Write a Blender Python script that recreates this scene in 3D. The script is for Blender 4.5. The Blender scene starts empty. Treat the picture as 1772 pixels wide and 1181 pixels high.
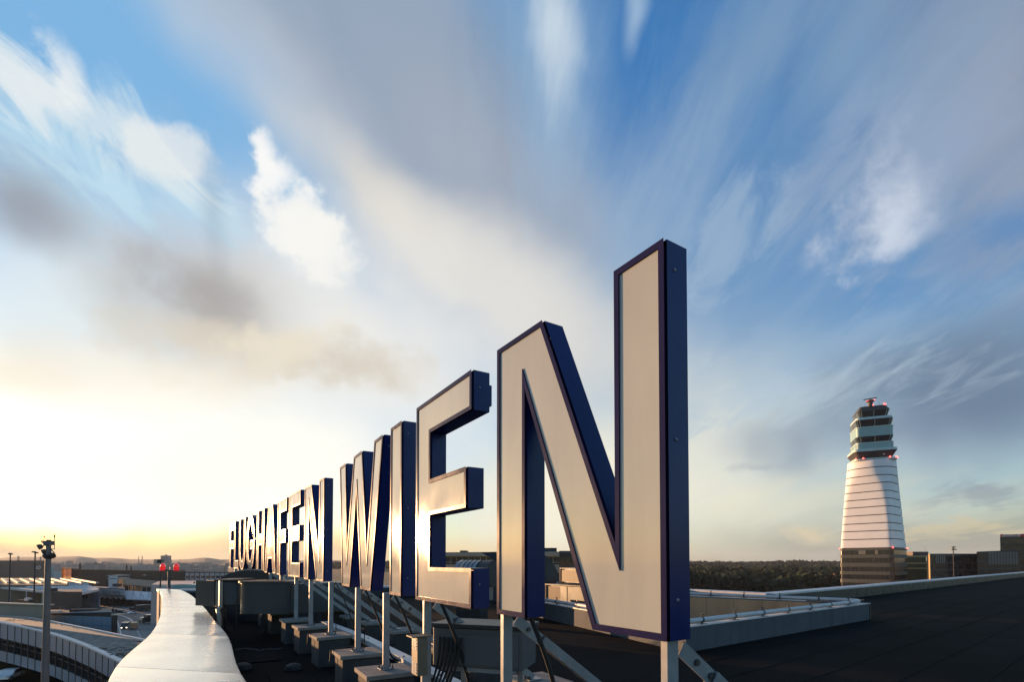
import bpy, bmesh, math, random
import numpy as np
from mathutils import Vector, Matrix, noise as mnoise

random.seed(7)
S = bpy.context.scene
COL = S.collection

# ---------------------------------------------------------------- camera
EYE = 26.0                     # eye height above the apron, metres
PITCH = math.radians(1.62)
FP = 886.0                     # focal length in photograph pixels (18 mm on 36 mm)
cam_d = bpy.data.cameras.new('camera')
cam_d.lens = 18.0
cam_d.sensor_width = 36.0
cam_d.shift_y = (948.0 - 590.5) / 1772.0
cam_d.clip_start = 0.05
cam_d.clip_end = 40000
cam = bpy.data.objects.new('camera', cam_d)
cam.location = (0, 0, EYE)
cam.rotation_euler = (math.radians(90) + PITCH, 0, 0)
COL.objects.link(cam)
S.camera = cam

def ray(x, y):
    u = (x - 886.0) / FP
    v = (948.0 - y) / FP
    d = Vector((u, math.cos(PITCH) - v * math.sin(PITCH), math.sin(PITCH) + v * math.cos(PITCH)))
    return d / d.y

def P(x, y, Y):                # the point seen in that direction at forward distance Y
    return Vector((0, 0, EYE)) + ray(x, y) * Y

def G(x, y, z):                # the point seen in that direction at height z
    d = ray(x, y)
    return Vector((0, 0, EYE)) + d * ((z - EYE) / d.z)

# ---------------------------------------------------------------- render settings
S.render.engine = 'CYCLES'
S.view_settings.view_transform = 'Standard'
S.view_settings.look = 'None'
S.view_settings.exposure = 1.0
S.view_settings.gamma = 1.0
S.view_settings.use_curve_mapping = False
S.cycles.use_denoising = True
S.cycles.max_bounces = 6
S.cycles.diffuse_bounces = 3
S.cycles.glossy_bounces = 3
S.cycles.transmission_bounces = 4
S.cycles.volume_bounces = 1
S.cycles.sample_clamp_indirect = 8.0

def lin(r, g, b):
    f = lambda c: (c / 255 / 12.92) if c / 255 <= 0.04045 else ((c / 255 + 0.055) / 1.055) ** 2.4
    return (f(r), f(g), f(b))

# ---------------------------------------------------------------- sun and sky
SUN_AZ = math.radians(-52.9)   # measured from +Y towards +X
SUN_EL = math.radians(3.1)
sun_dir = Vector((math.sin(SUN_AZ) * math.cos(SUN_EL), math.cos(SUN_AZ) * math.cos(SUN_EL), math.sin(SUN_EL)))
sd = bpy.data.lights.new('sun', 'SUN')
sd.energy = 5.0
sd.angle = math.radians(0.55)
sd.color = (1.0, 0.55, 0.26)
sun = bpy.data.objects.new('sun', sd)
sun.rotation_euler = sun_dir.to_track_quat('Z', 'Y').to_euler()
sun.location = (-60, 40, 60)
COL.objects.link(sun)

W = bpy.data.worlds.new('World')
S.world = W
W.use_nodes = True
wn, wl = W.node_tree.nodes, W.node_tree.links
wn.clear()
SKY_STRENGTH = 0.15

def N(t, **kw):
    n = wn.new(t)
    for k, v in kw.items():
        setattr(n, k, v)
    return n

def setin(n, i, v):
    if hasattr(v, 'is_linked') or isinstance(v, bpy.types.NodeSocket):
        wl.new(v, n.inputs[i])
    else:
        n.inputs[i].default_value = v

def MA(op, a, b=0.0, c=0.0, clamp=False):
    n = N('ShaderNodeMath', operation=op, use_clamp=clamp)
    setin(n, 0, a); setin(n, 1, b)
    if op == 'MULTIPLY_ADD':
        setin(n, 2, c)
    return n.outputs[0]

def VM(op, a, b=None, s=None):
    n = N('ShaderNodeVectorMath', operation=op)
    setin(n, 0, a)
    if b is not None:
        setin(n, 1, b)
    if s is not None:
        setin(n, 3, s)
    return n.outputs['Value'] if op in ('DOT_PRODUCT', 'LENGTH') else n.outputs['Vector']

def MR(v, a, b, c=0.0, d=1.0, kind='SMOOTHSTEP'):
    n = N('ShaderNodeMapRange', interpolation_type=kind)
    setin(n, 0, v)
    for i, q in enumerate((a, b, c, d)):
        setin(n, i + 1, q)
    return n.outputs[0]

def MIX(f, a, b, blend='MIX'):
    n = N('ShaderNodeMix', data_type='RGBA', blend_type=blend)
    n.clamp_factor = True
    setin(n, 0, f)
    setin(n, 6, a if not isinstance(a, tuple) else (*a, 1))
    setin(n, 7, b if not isinstance(b, tuple) else (*b, 1))
    return n.outputs[2]

def NOISE(vec, scale, detail=5.0, rough=0.55, dist=0.0):
    n = N('ShaderNodeTexNoise')
    setin(n, 'Vector', vec)
    n.inputs['Scale'].default_value = scale
    n.inputs['Detail'].default_value = detail
    n.inputs['Roughness'].default_value = rough
    n.inputs['Distortion'].default_value = dist
    return n

tc = N('ShaderNodeTexCoord')
D = VM('NORMALIZE', tc.outputs['Generated'])
sep = N('ShaderNodeSeparateXYZ'); wl.new(D, sep.inputs[0])
dz = sep.outputs[2]

# a flat layer of cloud seen in perspective: its streaks all run to one point of the horizon
den = MA('ADD', MA('MAXIMUM', dz, 0.0), 0.16)
comb = N('ShaderNodeCombineXYZ')
wl.new(MA('DIVIDE', sep.outputs[0], den), comb.inputs[0])
wl.new(MA('DIVIDE', sep.outputs[1], den), comb.inputs[1])
lay = comb.outputs[0]
mp = N('ShaderNodeMapping', vector_type='POINT')
wl.new(lay, mp.inputs[0])
mp.inputs['Rotation'].default_value = (0, 0, math.radians(12))
mp.inputs['Scale'].default_value = (1.0, 0.16, 1.0)
def NC(sock, a, b): return MR(sock, a, b, 0.0, 1.0, 'LINEAR')
n_warpn = NOISE(D, 2.6, 4.0, 0.55)
n_warp = n_warpn.outputs['Color']
n_soft = NC(n_warpn.outputs['Fac'], 0.30, 0.70)
n_streak = NC(NOISE(mp.outputs[0], 3.4, 8.0, 0.62, 0.35).outputs['Fac'], 0.30, 0.70)
n_warp2n = NOISE(D, 8.5, 7.0, 0.60)
n_puff = NC(n_warp2n.outputs['Fac'], 0.32, 0.68)
mp3 = N('ShaderNodeMapping', vector_type='POINT')
wl.new(lay, mp3.inputs[0])
mp3.inputs['Rotation'].default_value = (0, 0, math.radians(-38))
mp3.inputs['Scale'].default_value = (1.0, 0.35, 1.0)
n_wisp = NC(NOISE(mp3.outputs[0], 9.0, 8.0, 0.62, 0.9).outputs['Fac'], 0.32, 0.68)
DW = VM('ADD', D, VM('SCALE', VM('SUBTRACT', n_warp, (0.5, 0.5, 0.5)), s=0.15))
DW2 = VM('ADD', VM('ADD', D, VM('SCALE', VM('SUBTRACT', n_warp, (0.5, 0.5, 0.5)), s=0.07)), VM('SCALE', VM('SUBTRACT', n_warp2n.outputs['Color'], (0.5, 0.5, 0.5)), s=0.09))

sky = N('ShaderNodeTexSky', sky_type='NISHITA')
sky.sun_disc = False
sky.sun_elevation = SUN_EL
sky.sun_rotation = SUN_AZ
sky.altitude = 200
sky.air_density = 1.0
sky.dust_density = 1.2
sky.ozone_density = 1.6
K = 1.0 / (SKY_STRENGTH * 2.0)      # display value -> sky radiance at this strength and exposure
col = VM("MULTIPLY", sky.outputs[0], (1.0, 1.3, 1.65))
def cloud(x, y, sx, sy, ang, rgb, op=0.8, core=0.0, kind='soft', k=0.3, gain=1.0):
    """one patch of cloud (or of clear air) round a direction of the sky; its rim is broken up by noise"""
    a = math.radians(ang)
    c = ray(x, y).normalized()
    e1 = ray(x + 20 * math.cos(a), y + 20 * math.sin(a)).normalized() - c
    e2 = ray(x - 20 * math.sin(a), y + 20 * math.cos(a)).normalized() - c
    s1, s2 = e1.length / 20 * sx, e2.length / 20 * sy
    u = e1.normalized()
    w = c.cross(u).normalized()
    R = Matrix((u, w, u.cross(w))).transposed()
    m = N('ShaderNodeMapping', vector_type='TEXTURE')
    wl.new(DW2 if kind in ('puff', 'wisp') else DW, m.inputs[0])
    m.inputs['Location'].default_value = c
    m.inputs['Rotation'].default_value = R.to_euler('XYZ')
    m.inputs['Scale'].default_value = (s1, s2, max(s1, s2))
    d = VM('LENGTH', m.outputs[0])
    if k:
        nz = {'soft': n_soft, 'puff': n_puff, 'streak': n_streak, 'wisp': n_wisp}[kind]
        d = MA('ADD', MA('MULTIPLY_ADD', nz, -k, d), k * 0.5)
    w_ = MR(d, 1.0, core, 0.0, op)
    L = lin(*rgb)
    global col
    col = MIX(w_, col, tuple(v * K * gain for v in L))

# clear air: paler towards the sun, deep blue away from it
cloud(250, 100, 1150, 700, 0, (126, 181, 226), 0.96, 0.3, 'soft', 0.2)
cloud(1190, 150, 560, 620, 8, (62, 122, 184), 0.95, 0.1, 'streak', 0.5)
cloud(1450, 500, 700, 300, -8, (104, 150, 196), 0.85, 0.0, 'streak', 0.5)
# pale air low in the sky, warmer under the sun
cloud(1250, 790, 950, 280, -4, (184, 202, 210), 0.9, 0.1, 'soft', 0.3)
cloud(1600, 940, 850, 95, 0, (160, 162, 150), 0.95, 0.1, 'soft', 0.2)
cloud(1370, 880, 420, 75, -3, (208, 212, 196), 0.85, 0.0, 'streak', 0.5)
cloud(1000, 850, 460, 260, -5, (250, 243, 220), 0.95, 0.1, 'soft', 0.3)
# grey veil over the right, combed out by the wind
cloud(1680, 160, 470, 360, 60, (152, 162, 180), 0.9, 0.1, 'streak', 0.7)
cloud(1440, 110, 330, 400, 20, (128, 158, 188), 0.85, 0.0, 'streak', 1.2)
cloud(1300, 330, 330, 330, 0, (110, 150, 192), 0.6, 0.0, 'wisp', 1.0)
cloud(1690, 690, 520, 190, -10, (106, 126, 152), 0.95, 0.0, 'soft', 0.5)
cloud(1480, 760, 300, 70, -6, (130, 148, 170), 0.5, 0.0, 'soft', 0.5)
cloud(1430, 620, 460, 60, -24, (152, 180, 208), 0.5, 0.0, 'wisp', 0.9)
cloud(1660, 640, 460, 200, -14, (108, 130, 156), 0.85, 0.0, 'soft', 0.5)
cloud(1330, 690, 420, 60, -10, (188, 206, 218), 0.5, 0.0, 'wisp', 0.9)
cloud(1740, 390, 210, 70, -14, (92, 138, 188), 0.8, 0.0, 'wisp', 0.6)
cloud(1540, 300, 200, 290, 25, (152, 170, 196), 0.75, 0.0, 'wisp', 0.7)
cloud(1535, 350, 105, 130, 12, (190, 202, 220), 0.95, 0.0, 'puff', 0.9)
cloud(1530, 390, 60, 100, 20, (204, 214, 230), 0.9, 0.0, 'puff', 1.0)
cloud(1260, 430, 160, 60, -60, (160, 184, 208), 0.6, 0.0, 'wisp', 1.2)
cloud(1710, 850, 170, 26, -8, (136, 148, 162), 0.6, 0.0, 'wisp', 0.8)
cloud(1310, 806, 90, 12, -2, (160, 170, 178), 0.4, 0.0, 'wisp', 0.7)
cloud(1650, 915, 260, 20, -3, (208, 196, 164), 0.7, 0.0, 'wisp', 1.0)
cloud(1410, 920, 70, 22, 16, (222, 206, 174), 0.8, 0.0, 'puff', 1.0)
# the great bank across the middle, with its lit lower edge
cloud(1010, 420, 430, 290, 20, (158, 182, 206), 0.85, 0.0, 'streak', 0.6)
cloud(1010, 620, 420, 190, 10, (196, 206, 212), 0.8, 0.0, 'soft', 0.4)
cloud(610, 210, 700, 190, 49, (198, 203, 211), 0.95, 0.1, 'soft', 0.2)
cloud(705, 120, 640, 240, 50, (136, 155, 178), 0.98, 0.3, 'soft', 0.2)
cloud(860, 310, 360, 160, 42, (158, 168, 184), 0.9, 0.1, 'soft', 0.25)
cloud(720, 200, 560, 300, 50, (172, 184, 200), 0.35, 0.0, 'streak', 1.6)
cloud(940, 120, 150, 430, -4, (146, 178, 208), 0.75, 0.0, 'streak', 0.9)
cloud(955, 70, 60, 200, -6, (204, 218, 230), 0.85, 0.0, 'streak', 1.1)
cloud(1095, 20, 30, 120, 4, (170, 196, 220), 0.7, 0.0, 'streak', 0.8)
cloud(740, 410, 480, 80, 40, (230, 224, 212), 0.85, 0.0, 'soft', 0.3)
cloud(900, 540, 380, 150, 26, (218, 216, 212), 0.9, 0.1, 'soft', 0.3)
# glow of the low sun and the warm cloud round it
cloud(560, 620, 680, 330, 12, (238, 237, 232), 0.98, 0.1, 'soft', 0.4)
cloud(60, 540, 620, 230, 8, (226, 237, 241), 0.92, 0.0, 'soft', 0.5)
cloud(640, 735, 420, 80, 8, (214, 229, 240), 0.75, 0.0, 'soft', 0.6)
cloud(20, 650, 560, 130, 8, (230, 217, 194), 0.95, 0.0, 'soft', 0.5)
cloud(330, 660, 360, 80, -12, (244, 236, 220), 0.8, 0.0, 'puff', 0.7)
cloud(-330, 860, 760, 420, 0, (255, 240, 206), 1.0, 0.0, 'soft', 0.2, 1.55)
cloud(160, 800, 760, 260, 6, (255, 251, 240), 1.0, 0.0, 'soft', 0.35, 1.2)
cloud(430, 800, 420, 170, -8, (254, 250, 238), 0.9, 0.0, 'soft', 0.3, 1.1)
cloud(0, 962, 1200, 64, 0, (250, 214, 166), 0.99, 0.0, 'soft', 0.08)
cloud(540, 960, 600, 60, 0, (249, 218, 172), 0.96, 0.0, 'soft', 0.1)
# sunlit shreds and dark smudges of the left
cloud(110, 240, 420, 150, 24, (182, 216, 236), 0.75, 0.0, 'wisp', 0.9)
cloud(200, 330, 360, 90, 14, (194, 225, 240), 0.8, 0.0, 'wisp', 1.0)
cloud(170, 210, 330, 70, 30, (214, 228, 236), 0.7, 0.0, 'wisp', 1.3)
cloud(40, 150, 150, 70, 32, (232, 238, 240), 0.8, 0.0, 'wisp', 1.0)
cloud(112, 150, 48, 72, 12, (246, 247, 244), 0.75, 0.0, 'puff', 1.4)
cloud(300, 258, 105, 36, 20, (238, 240, 238), 0.7, 0.0, 'puff', 1.7)
cloud(255, 300, 150, 40, 20, (222, 232, 236), 0.6, 0.0, 'wisp', 1.4)
cloud(440, 238, 32, 66, -18, (250, 250, 248), 0.9, 0.1, 'puff', 1.5)
cloud(505, 325, 70, 40, 40, (146, 192, 228), 0.8, 0.0, 'soft', 0.3)
cloud(462, 280, 44, 52, -34, (250, 250, 248), 0.95, 0.1, 'puff', 1.6)
cloud(535, 425, 105, 100, 30, (236, 240, 240), 0.7, 0.0, 'puff', 1.0)
cloud(522, 398, 70, 58, 30, (250, 249, 245), 0.75, 0.0, 'puff', 2.2)
cloud(562, 446, 66, 64, 30, (250, 248, 242), 0.7, 0.0, 'puff', 2.2)
cloud(40, 365, 230, 105, 14, (156, 164, 176), 0.95, 0.0, 'soft', 0.7)
cloud(372, 380, 42, 190, 4, (150, 174, 194), 0.45, 0.0, 'soft', 0.6)
cloud(345, 520, 280, 150, 16, (180, 176, 172), 0.95, 0.0, 'soft', 0.6)
cloud(350, 500, 170, 80, 20, (164, 161, 160), 0.6, 0.0, 'puff', 0.7)
cloud(340, 585, 240, 60, 10, (222, 211, 192), 0.7, 0.0, 'puff', 0.6)
cloud(610, 630, 180, 56, 12, (214, 204, 188), 0.8, 0.0, 'puff', 0.9)
cloud(470, 600, 180, 50, -14, (238, 228, 208), 0.8, 0.0, 'puff', 0.8)
bg = N('ShaderNodeBackground')
wl.new(col, bg.inputs[0])
bg.inputs[1].default_value = SKY_STRENGTH
out = N('ShaderNodeOutputWorld')
wl.new(bg.outputs[0], out.inputs[0])

# ---------------------------------------------------------------- helpers
ORG = {}                       # world origin of every object, by name

def link(o, origin, parent=None):
    COL.objects.link(o)
    if parent is not None:
        o.parent = parent
        o.location = Vector(origin) - ORG[parent.name]
    else:
        o.location = origin
    ORG[o.name] = Vector(origin)
    return o

def thing(name, loc, label, cat, group=None):
    o = bpy.data.objects.new(name, None)
    o.empty_display_size = 0.2
    link(o, Vector(loc))
    return tag(o, label, cat, group)

def tag(o, label=None, cat=None, group=None, kind=None):
    if label: o['label'] = label
    if cat: o['category'] = cat
    if group: o['group'] = group
    if kind: o['kind'] = kind
    return o

def perp(d):
    d = d.normalized()
    a = Vector((0, 0, 1)) if abs(d.z) < 0.9 else Vector((1, 0, 0))
    u = d.cross(a).normalized()
    return u, d.cross(u).normalized()

class MB:
    def __init__(s):
        s.v, s.f = [], []
    def add(s, vs, fs):
        n = len(s.v)
        s.v += [Vector(p) for p in vs]
        s.f += [tuple(i + n for i in f) for f in fs]
        return s
    def hexa(s, b, t):         # two quads, bottom and top, same winding
        return s.add(list(b) + list(t), [(3, 2, 1, 0), (4, 5, 6, 7), (0, 1, 5, 4), (1, 2, 6, 5), (2, 3, 7, 6), (3, 0, 4, 7)])
    def box(s, c, d, rz=0.0, ax=None):
        c = Vector(c)
        if ax is None:
            x = Vector((math.cos(rz), math.sin(rz), 0)); y = Vector((-math.sin(rz), math.cos(rz), 0)); z = Vector((0, 0, 1))
        else:
            x, y, z = ax
        x, y, z = x * d[0] / 2, y * d[1] / 2, z * d[2] / 2
        return s.hexa([c - x - y - z, c + x - y - z, c + x + y - z, c - x + y - z],
                      [c - x - y + z, c + x - y + z, c + x + y + z, c - x + y + z])
    def bar(s, p, q, w, h, up=Vector((0, 0, 1))):   # rectangular bar from p to q
        p, q = Vector(p), Vector(q)
        d = (q - p); L = d.length; d.normalize()
        x = d.cross(up)
        x = x.normalized() if x.length > 1e-4 else Vector((1, 0, 0))
        z = x.cross(d)
        return s.box((p + q) / 2, (w, L, h), ax=(x, d, z))
    def tube(s, p, q, r, n=10, r2=None):
        p, q = Vector(p), Vector(q)
        r2 = r if r2 is None else r2
        u, w = perp(q - p)
        a = [p + (u * math.cos(2 * math.pi * i / n) + w * math.sin(2 * math.pi * i / n)) * r for i in range(n)]
        b = [q + (u * math.cos(2 * math.pi * i / n) + w * math.sin(2 * math.pi * i / n)) * r2 for i in range(n)]
        fs = [(i, (i + 1) % n, n + (i + 1) % n, n + i) for i in range(n)]
        return s.add(a + b, fs + [tuple(range(n))[::-1], tuple(range(n, 2 * n))])
    def pipe(s, pts, r, n=8):
        pts = [Vector(p) for p in pts]
        rings = []
        u = None
        for i, p in enumerate(pts):
            d = (pts[min(i + 1, len(pts) - 1)] - pts[max(i - 1, 0)]).normalized()
            if u is None:
                u, w = perp(d)
            else:
                u = (u - d * u.dot(d)).normalized(); w = d.cross(u)
            rings.append([p + (u * math.cos(2 * math.pi * k / n) + w * math.sin(2 * math.pi * k / n)) * r for k in range(n)])
        return s.loft(rings)
    def loft(s, rings, cap=True, close=True):
        n = len(rings[0]); vs = [p for r in rings for p in r]; fs = []
        for i in range(len(rings) - 1):
            for k in range(n if close else n - 1):
                fs.append((i * n + k, i * n + (k + 1) % n, (i + 1) * n + (k + 1) % n, (i + 1) * n + k))
        if cap:
            fs += [tuple(range(n))[::-1], tuple(range((len(rings) - 1) * n, len(rings) * n))]
        return s.add(vs, fs)
    def lathe(s, c, prof, n=24, axis=Vector((0, 0, 1))):   # prof: (radius, height)
        c = Vector(c); u, w = perp(axis)
        return s.loft([[c + axis * h + (u * math.cos(2 * math.pi * k / n) + w * math.sin(2 * math.pi * k / n)) * max(r, 1e-4) for k in range(n)] for r, h in prof])
    def poly(s, pts, vec):     # an outline (any plane, may be concave) pushed along vec
        pts = [Vector(p) for p in pts]; n = len(pts); vec = Vector(vec)
        from mathutils.geometry import tessellate_polygon
        t = tessellate_polygon([pts])
        fs = [tuple(x) for x in t] + [tuple(i + n for i in x)[::-1] for x in t] + [(i, (i + 1) % n, n + (i + 1) % n, n + i) for i in range(n)]
        return s.add(pts + [p + vec for p in pts], fs)
    def build(s, name, m, parent=None, smooth=None, origin=None, bevel=0.0):
        if origin is None:
            if parent is not None:
                origin = ORG[parent.name]
            else:
                lo = [min(p[i] for p in s.v) for i in range(3)]; hi = [max(p[i] for p in s.v) for i in range(3)]
                origin = Vector(((lo[0] + hi[0]) / 2, (lo[1] + hi[1]) / 2, lo[2]))
        origin = Vector(origin)
        me = bpy.data.meshes.new(name)
        me.from_pydata([tuple(p - origin) for p in s.v], [], s.f)
        bm = bmesh.new(); bm.from_mesh(me)
        bmesh.ops.recalc_face_normals(bm, faces=bm.faces)
        if bevel:
            es = [e for e in bm.edges if len(e.link_faces) == 2 and e.calc_face_angle(0) > 0.6]
            bmesh.ops.bevel(bm, geom=es, offset=bevel, segments=1, affect='EDGES', clamp_overlap=True)
        bm.to_mesh(me); bm.free()
        me.materials.append(m)
        if smooth:
            me.shade_smooth(); me.set_sharp_from_angle(angle=math.radians(smooth))
        o = bpy.data.objects.new(name, me)
        return link(o, origin, parent)

def kids(o):
    return [c for c in COL.objects if c.parent == o]

def copy_tree(o, loc, rz=0.0, label=None, parent=None):
    c = o.copy(); COL.objects.link(c)
    if parent is not None:
        c.parent = parent
    else:
        c.location = loc; c.rotation_euler = (0, 0, rz)
        if label: c['label'] = label
    ORG[c.name] = Vector(loc)
    for k in kids(o):
        copy_tree(k, loc, parent=c)
    return c

def text_mesh(body, size, depth, fr, x, z, n):
    """flat letters as geometry: fr is the lower left corner, x / z the reading directions, n towards the reader"""
    cu = bpy.data.curves.new('lettering', 'FONT')
    cu.body = body; cu.size = size; cu.resolution_u = 2
    ob = bpy.data.objects.new('lettering', cu)
    me = bpy.data.meshes.new_from_object(ob)
    b = MB()
    vs = [Vector(fr) + x * v.co.x + z * v.co.y for v in me.vertices]
    k = len(vs)
    fs = [tuple(p.vertices) for p in me.polygons]
    b.add(vs + [v + n * depth for v in vs], fs + [tuple(i + k for i in f) for f in fs])
    es = {}
    for p in me.polygons:
        for e in p.edge_keys: es[e] = es.get(e, 0) + 1
    b.f += [(a, c, c + k, a + k) for (a, c), q in es.items() if q == 1]
    wid = max((v.co.x for v in me.vertices), default=1)
    bpy.data.objects.remove(ob); bpy.data.curves.remove(cu); bpy.data.meshes.remove(me)
    return b, wid

# ---------------------------------------------------------------- materials
def mat(name, rgb, rough=0.6, metal=0.0, var=0.12, vs=2.0, bump=0.0, bs=30.0, coat=0.0, spec=0.5, emit=None, estr=1.0, streak=0.0, rvar=0.0):
    m = bpy.data.materials.new(name); m.use_nodes = True
    nt = m.node_tree; b = nt.nodes['Principled BSDF']
    b.inputs['Roughness'].default_value = rough
    b.inputs['Metallic'].default_value = metal
    b.inputs['Specular IOR Level'].default_value = spec
    if coat:
        b.inputs['Coat Weight'].default_value = coat; b.inputs['Coat Roughness'].default_value = 0.06
    geo = nt.nodes.new('ShaderNodeNewGeometry')
    def noise_(scale, det=4.0, sq=None):
        n = nt.nodes.new('ShaderNodeTexNoise')
        n.inputs['Scale'].default_value = scale; n.inputs['Detail'].default_value = det
        src = geo.outputs['Position']
        if sq:
            mp_ = nt.nodes.new('ShaderNodeMapping'); mp_.inputs['Scale'].default_value = sq
            nt.links.new(src, mp_.inputs[0]); src = mp_.outputs[0]
        nt.links.new(src, n.inputs['Vector'])
        return n.outputs['Fac']
    base = (*rgb, 1)
    b.inputs['Base Color'].default_value = base
    if var or streak:
        f = noise_(vs)
        mr = nt.nodes.new('ShaderNodeMapRange'); mr.inputs[1].default_value = 0.3; mr.inputs[2].default_value = 0.7
        mr.inputs[3].default_value = 1 - var; mr.inputs[4].default_value = 1 + var
        nt.links.new(f, mr.inputs[0])
        val = mr.outputs[0]
        if streak:               # rain streaks and grime running down
            f2 = noise_(vs * 3, 5.0, (1, 1, 0.12))
            m2 = nt.nodes.new('ShaderNodeMapRange'); m2.inputs[1].default_value = 0.45; m2.inputs[2].default_value = 0.75
            m2.inputs[3].default_value = 1; m2.inputs[4].default_value = 1 - streak
            nt.links.new(f2, m2.inputs[0])
            mu = nt.nodes.new('ShaderNodeMath'); mu.operation = 'MULTIPLY'
            nt.links.new(val, mu.inputs[0]); nt.links.new(m2.outputs[0], mu.inputs[1]); val = mu.outputs[0]
        vm = nt.nodes.new('ShaderNodeVectorMath'); vm.operation = 'SCALE'
        vm.inputs[0].default_value = rgb
        nt.links.new(val, vm.inputs['Scale'])
        nt.links.new(vm.outputs[0], b.inputs['Base Color'])
    if rvar:
        f = noise_(vs * 1.7, 5.0)
        mr = nt.nodes.new('ShaderNodeMapRange'); mr.inputs[1].default_value = 0.3; mr.inputs[2].default_value = 0.7
        mr.inputs[3].default_value = max(rough - rvar, 0.02); mr.inputs[4].default_value = rough + rvar
        nt.links.new(f, mr.inputs[0]); nt.links.new(mr.outputs[0], b.inputs['Roughness'])
    if bump:
        bp = nt.nodes.new('ShaderNodeBump'); bp.inputs['Strength'].default_value = bump; bp.inputs['Distance'].default_value = 0.02
        nt.links.new(noise_(bs, 5.0), bp.inputs['Height']); nt.links.new(bp.outputs[0], b.inputs['Normal'])
    if emit:
        b.inputs['Emission Color'].default_value = (*emit, 1); b.inputs['Emission Strength'].default_value = estr
    return m

M_face = mat('letter_acrylic', (0.40, 0.42, 0.395), 0.09, var=0.05, vs=1.2, streak=0.10, rvar=0.03, spec=0.36)
M_blue = mat('letter_blue', (0.002, 0.013, 0.10), 0.34, var=0.12, vs=1.5, streak=0.12, rvar=0.08, spec=0.32)
M_frame = mat('letter_frame', (0.020, 0.019, 0.064), 0.24, var=0.12, vs=2.0, rvar=0.05, spec=0.04)
M_galv = mat('galvanised_steel', (0.25, 0.265, 0.285), 0.5, metal=0.35, var=0.16, vs=5.0, rvar=0.12)
M_bolt = mat('bolt_steel', (0.10, 0.10, 0.11), 0.4, metal=0.7, var=0)
M_screw = mat('screw_steel', (0.22, 0.23, 0.25), 0.45, metal=0.6, var=0)
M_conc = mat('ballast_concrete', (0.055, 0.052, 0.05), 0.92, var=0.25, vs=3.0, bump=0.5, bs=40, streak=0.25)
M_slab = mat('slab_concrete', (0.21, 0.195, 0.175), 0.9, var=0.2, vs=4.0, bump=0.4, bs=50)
M_bitumen = mat('roof_bitumen', (0.008, 0.0078, 0.0078), 0.95, var=0.35, vs=0.45, bump=0.5, bs=60, spec=0.07)
M_coping = mat('coping_white', (0.97, 0.93, 0.84), 0.27, metal=0.6, var=0.03, vs=0.6, rvar=0.05, spec=0.7)
M_white = mat('white_metal', (0.55, 0.55, 0.56), 0.45, var=0.08, vs=1.0, streak=0.1)
M_upst = mat('upstand_grey', (0.075, 0.085, 0.10), 0.85, var=0.12, vs=1.2, streak=0.2)
M_tan = mat('tan_render', (0.56, 0.33, 0.18), 0.9, var=0.10, vs=1.0, streak=0.15)
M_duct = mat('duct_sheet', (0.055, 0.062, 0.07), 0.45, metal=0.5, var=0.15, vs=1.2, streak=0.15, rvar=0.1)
M_ductl = mat('duct_sheet_pale', (0.24, 0.245, 0.26), 0.35, metal=0.6, var=0.1, vs=1.5)
M_sunedge = mat('sunlit_edge_sheet', (0.46, 0.38, 0.29), 0.5, metal=0.1, var=0.1)  # warm pale tone: low orange sunlight put into the colour of these parts
M_tanduct = mat('sunlit_duct_sheet', (0.115, 0.082, 0.055), 0.6, var=0.1, vs=1.5, streak=0.2)  # duct sheet with the tan of the low sun put into its colour
M_dark = mat('dark_sheet', (0.025, 0.025, 0.028), 0.5, var=0.2)
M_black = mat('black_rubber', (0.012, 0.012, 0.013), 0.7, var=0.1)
M_cab = mat('cabinet_grey', (0.085, 0.09, 0.098), 0.55, var=0.08, vs=1.0, streak=0.1)
M_plate = mat('bright_plate', (0.85, 0.83, 0.78), 0.25, metal=0.3, var=0)
M_red = mat('red_lens', (0.55, 0.01, 0.012), 0.12, var=0, coat=0.8, emit=(1.0, 0.02, 0.02), estr=0.25)
M_redlamp = mat('red_lamp', (0.4, 0.01, 0.01), 0.3, var=0, emit=(1.0, 0.07, 0.05), estr=5.0)
M_amber = mat('amber_lamp', (0.5, 0.3, 0.05), 0.3, var=0, emit=(1.0, 0.55, 0.12), estr=5.0)
M_headl = mat('headlight', (0.8, 0.8, 0.75), 0.2, var=0, emit=(1.0, 0.9, 0.7), estr=4.0)
M_asph = mat('asphalt', (0.05, 0.048, 0.046), 0.9, var=0.25, vs=0.08)
M_road = mat('road_asphalt', (0.20, 0.195, 0.185), 0.88, var=0.15, vs=0.15)
M_mark = mat('road_marking', (0.65, 0.64, 0.60), 0.8, var=0.1)
M_grass = mat('plain_grass', (0.03, 0.034, 0.018), 0.95, var=0.3, vs=0.01)
M_hill = mat('hill_woods', (0.035, 0.04, 0.035), 0.95, var=0.3, vs=0.004)
M_leaf = mat('forest_leaves', (0.007, 0.019, 0.005), 0.95, var=0.3, vs=0.035)
M_leaf2 = mat('tree_leaves', (0.025, 0.035, 0.018), 0.85, var=0.4, vs=0.2)
M_rust = mat('autumn_leaves', (0.10, 0.05, 0.03), 0.85, var=0.4, vs=0.4)
M_bark = mat('bark', (0.06, 0.05, 0.04), 0.9)
M_gravel = mat('roof_gravel', (0.20, 0.19, 0.17), 0.95, var=0.3, vs=1.2, bump=0.5, bs=6)
M_pglass = mat('pale_glass', (0.27, 0.30, 0.355), 0.28, var=0.06, vs=0.4, spec=0.6)
M_dglass = mat('dark_glass', (0.018, 0.020, 0.026), 0.12, var=0.15, vs=0.3, spec=0.6)
M_blueclad = mat('blue_cladding', (0.19, 0.28, 0.35), 0.5, var=0.08, vs=0.2)
M_dgrey = mat('charcoal_cladding', (0.032, 0.032, 0.036), 0.65, var=0.1, vs=0.2)
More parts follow.
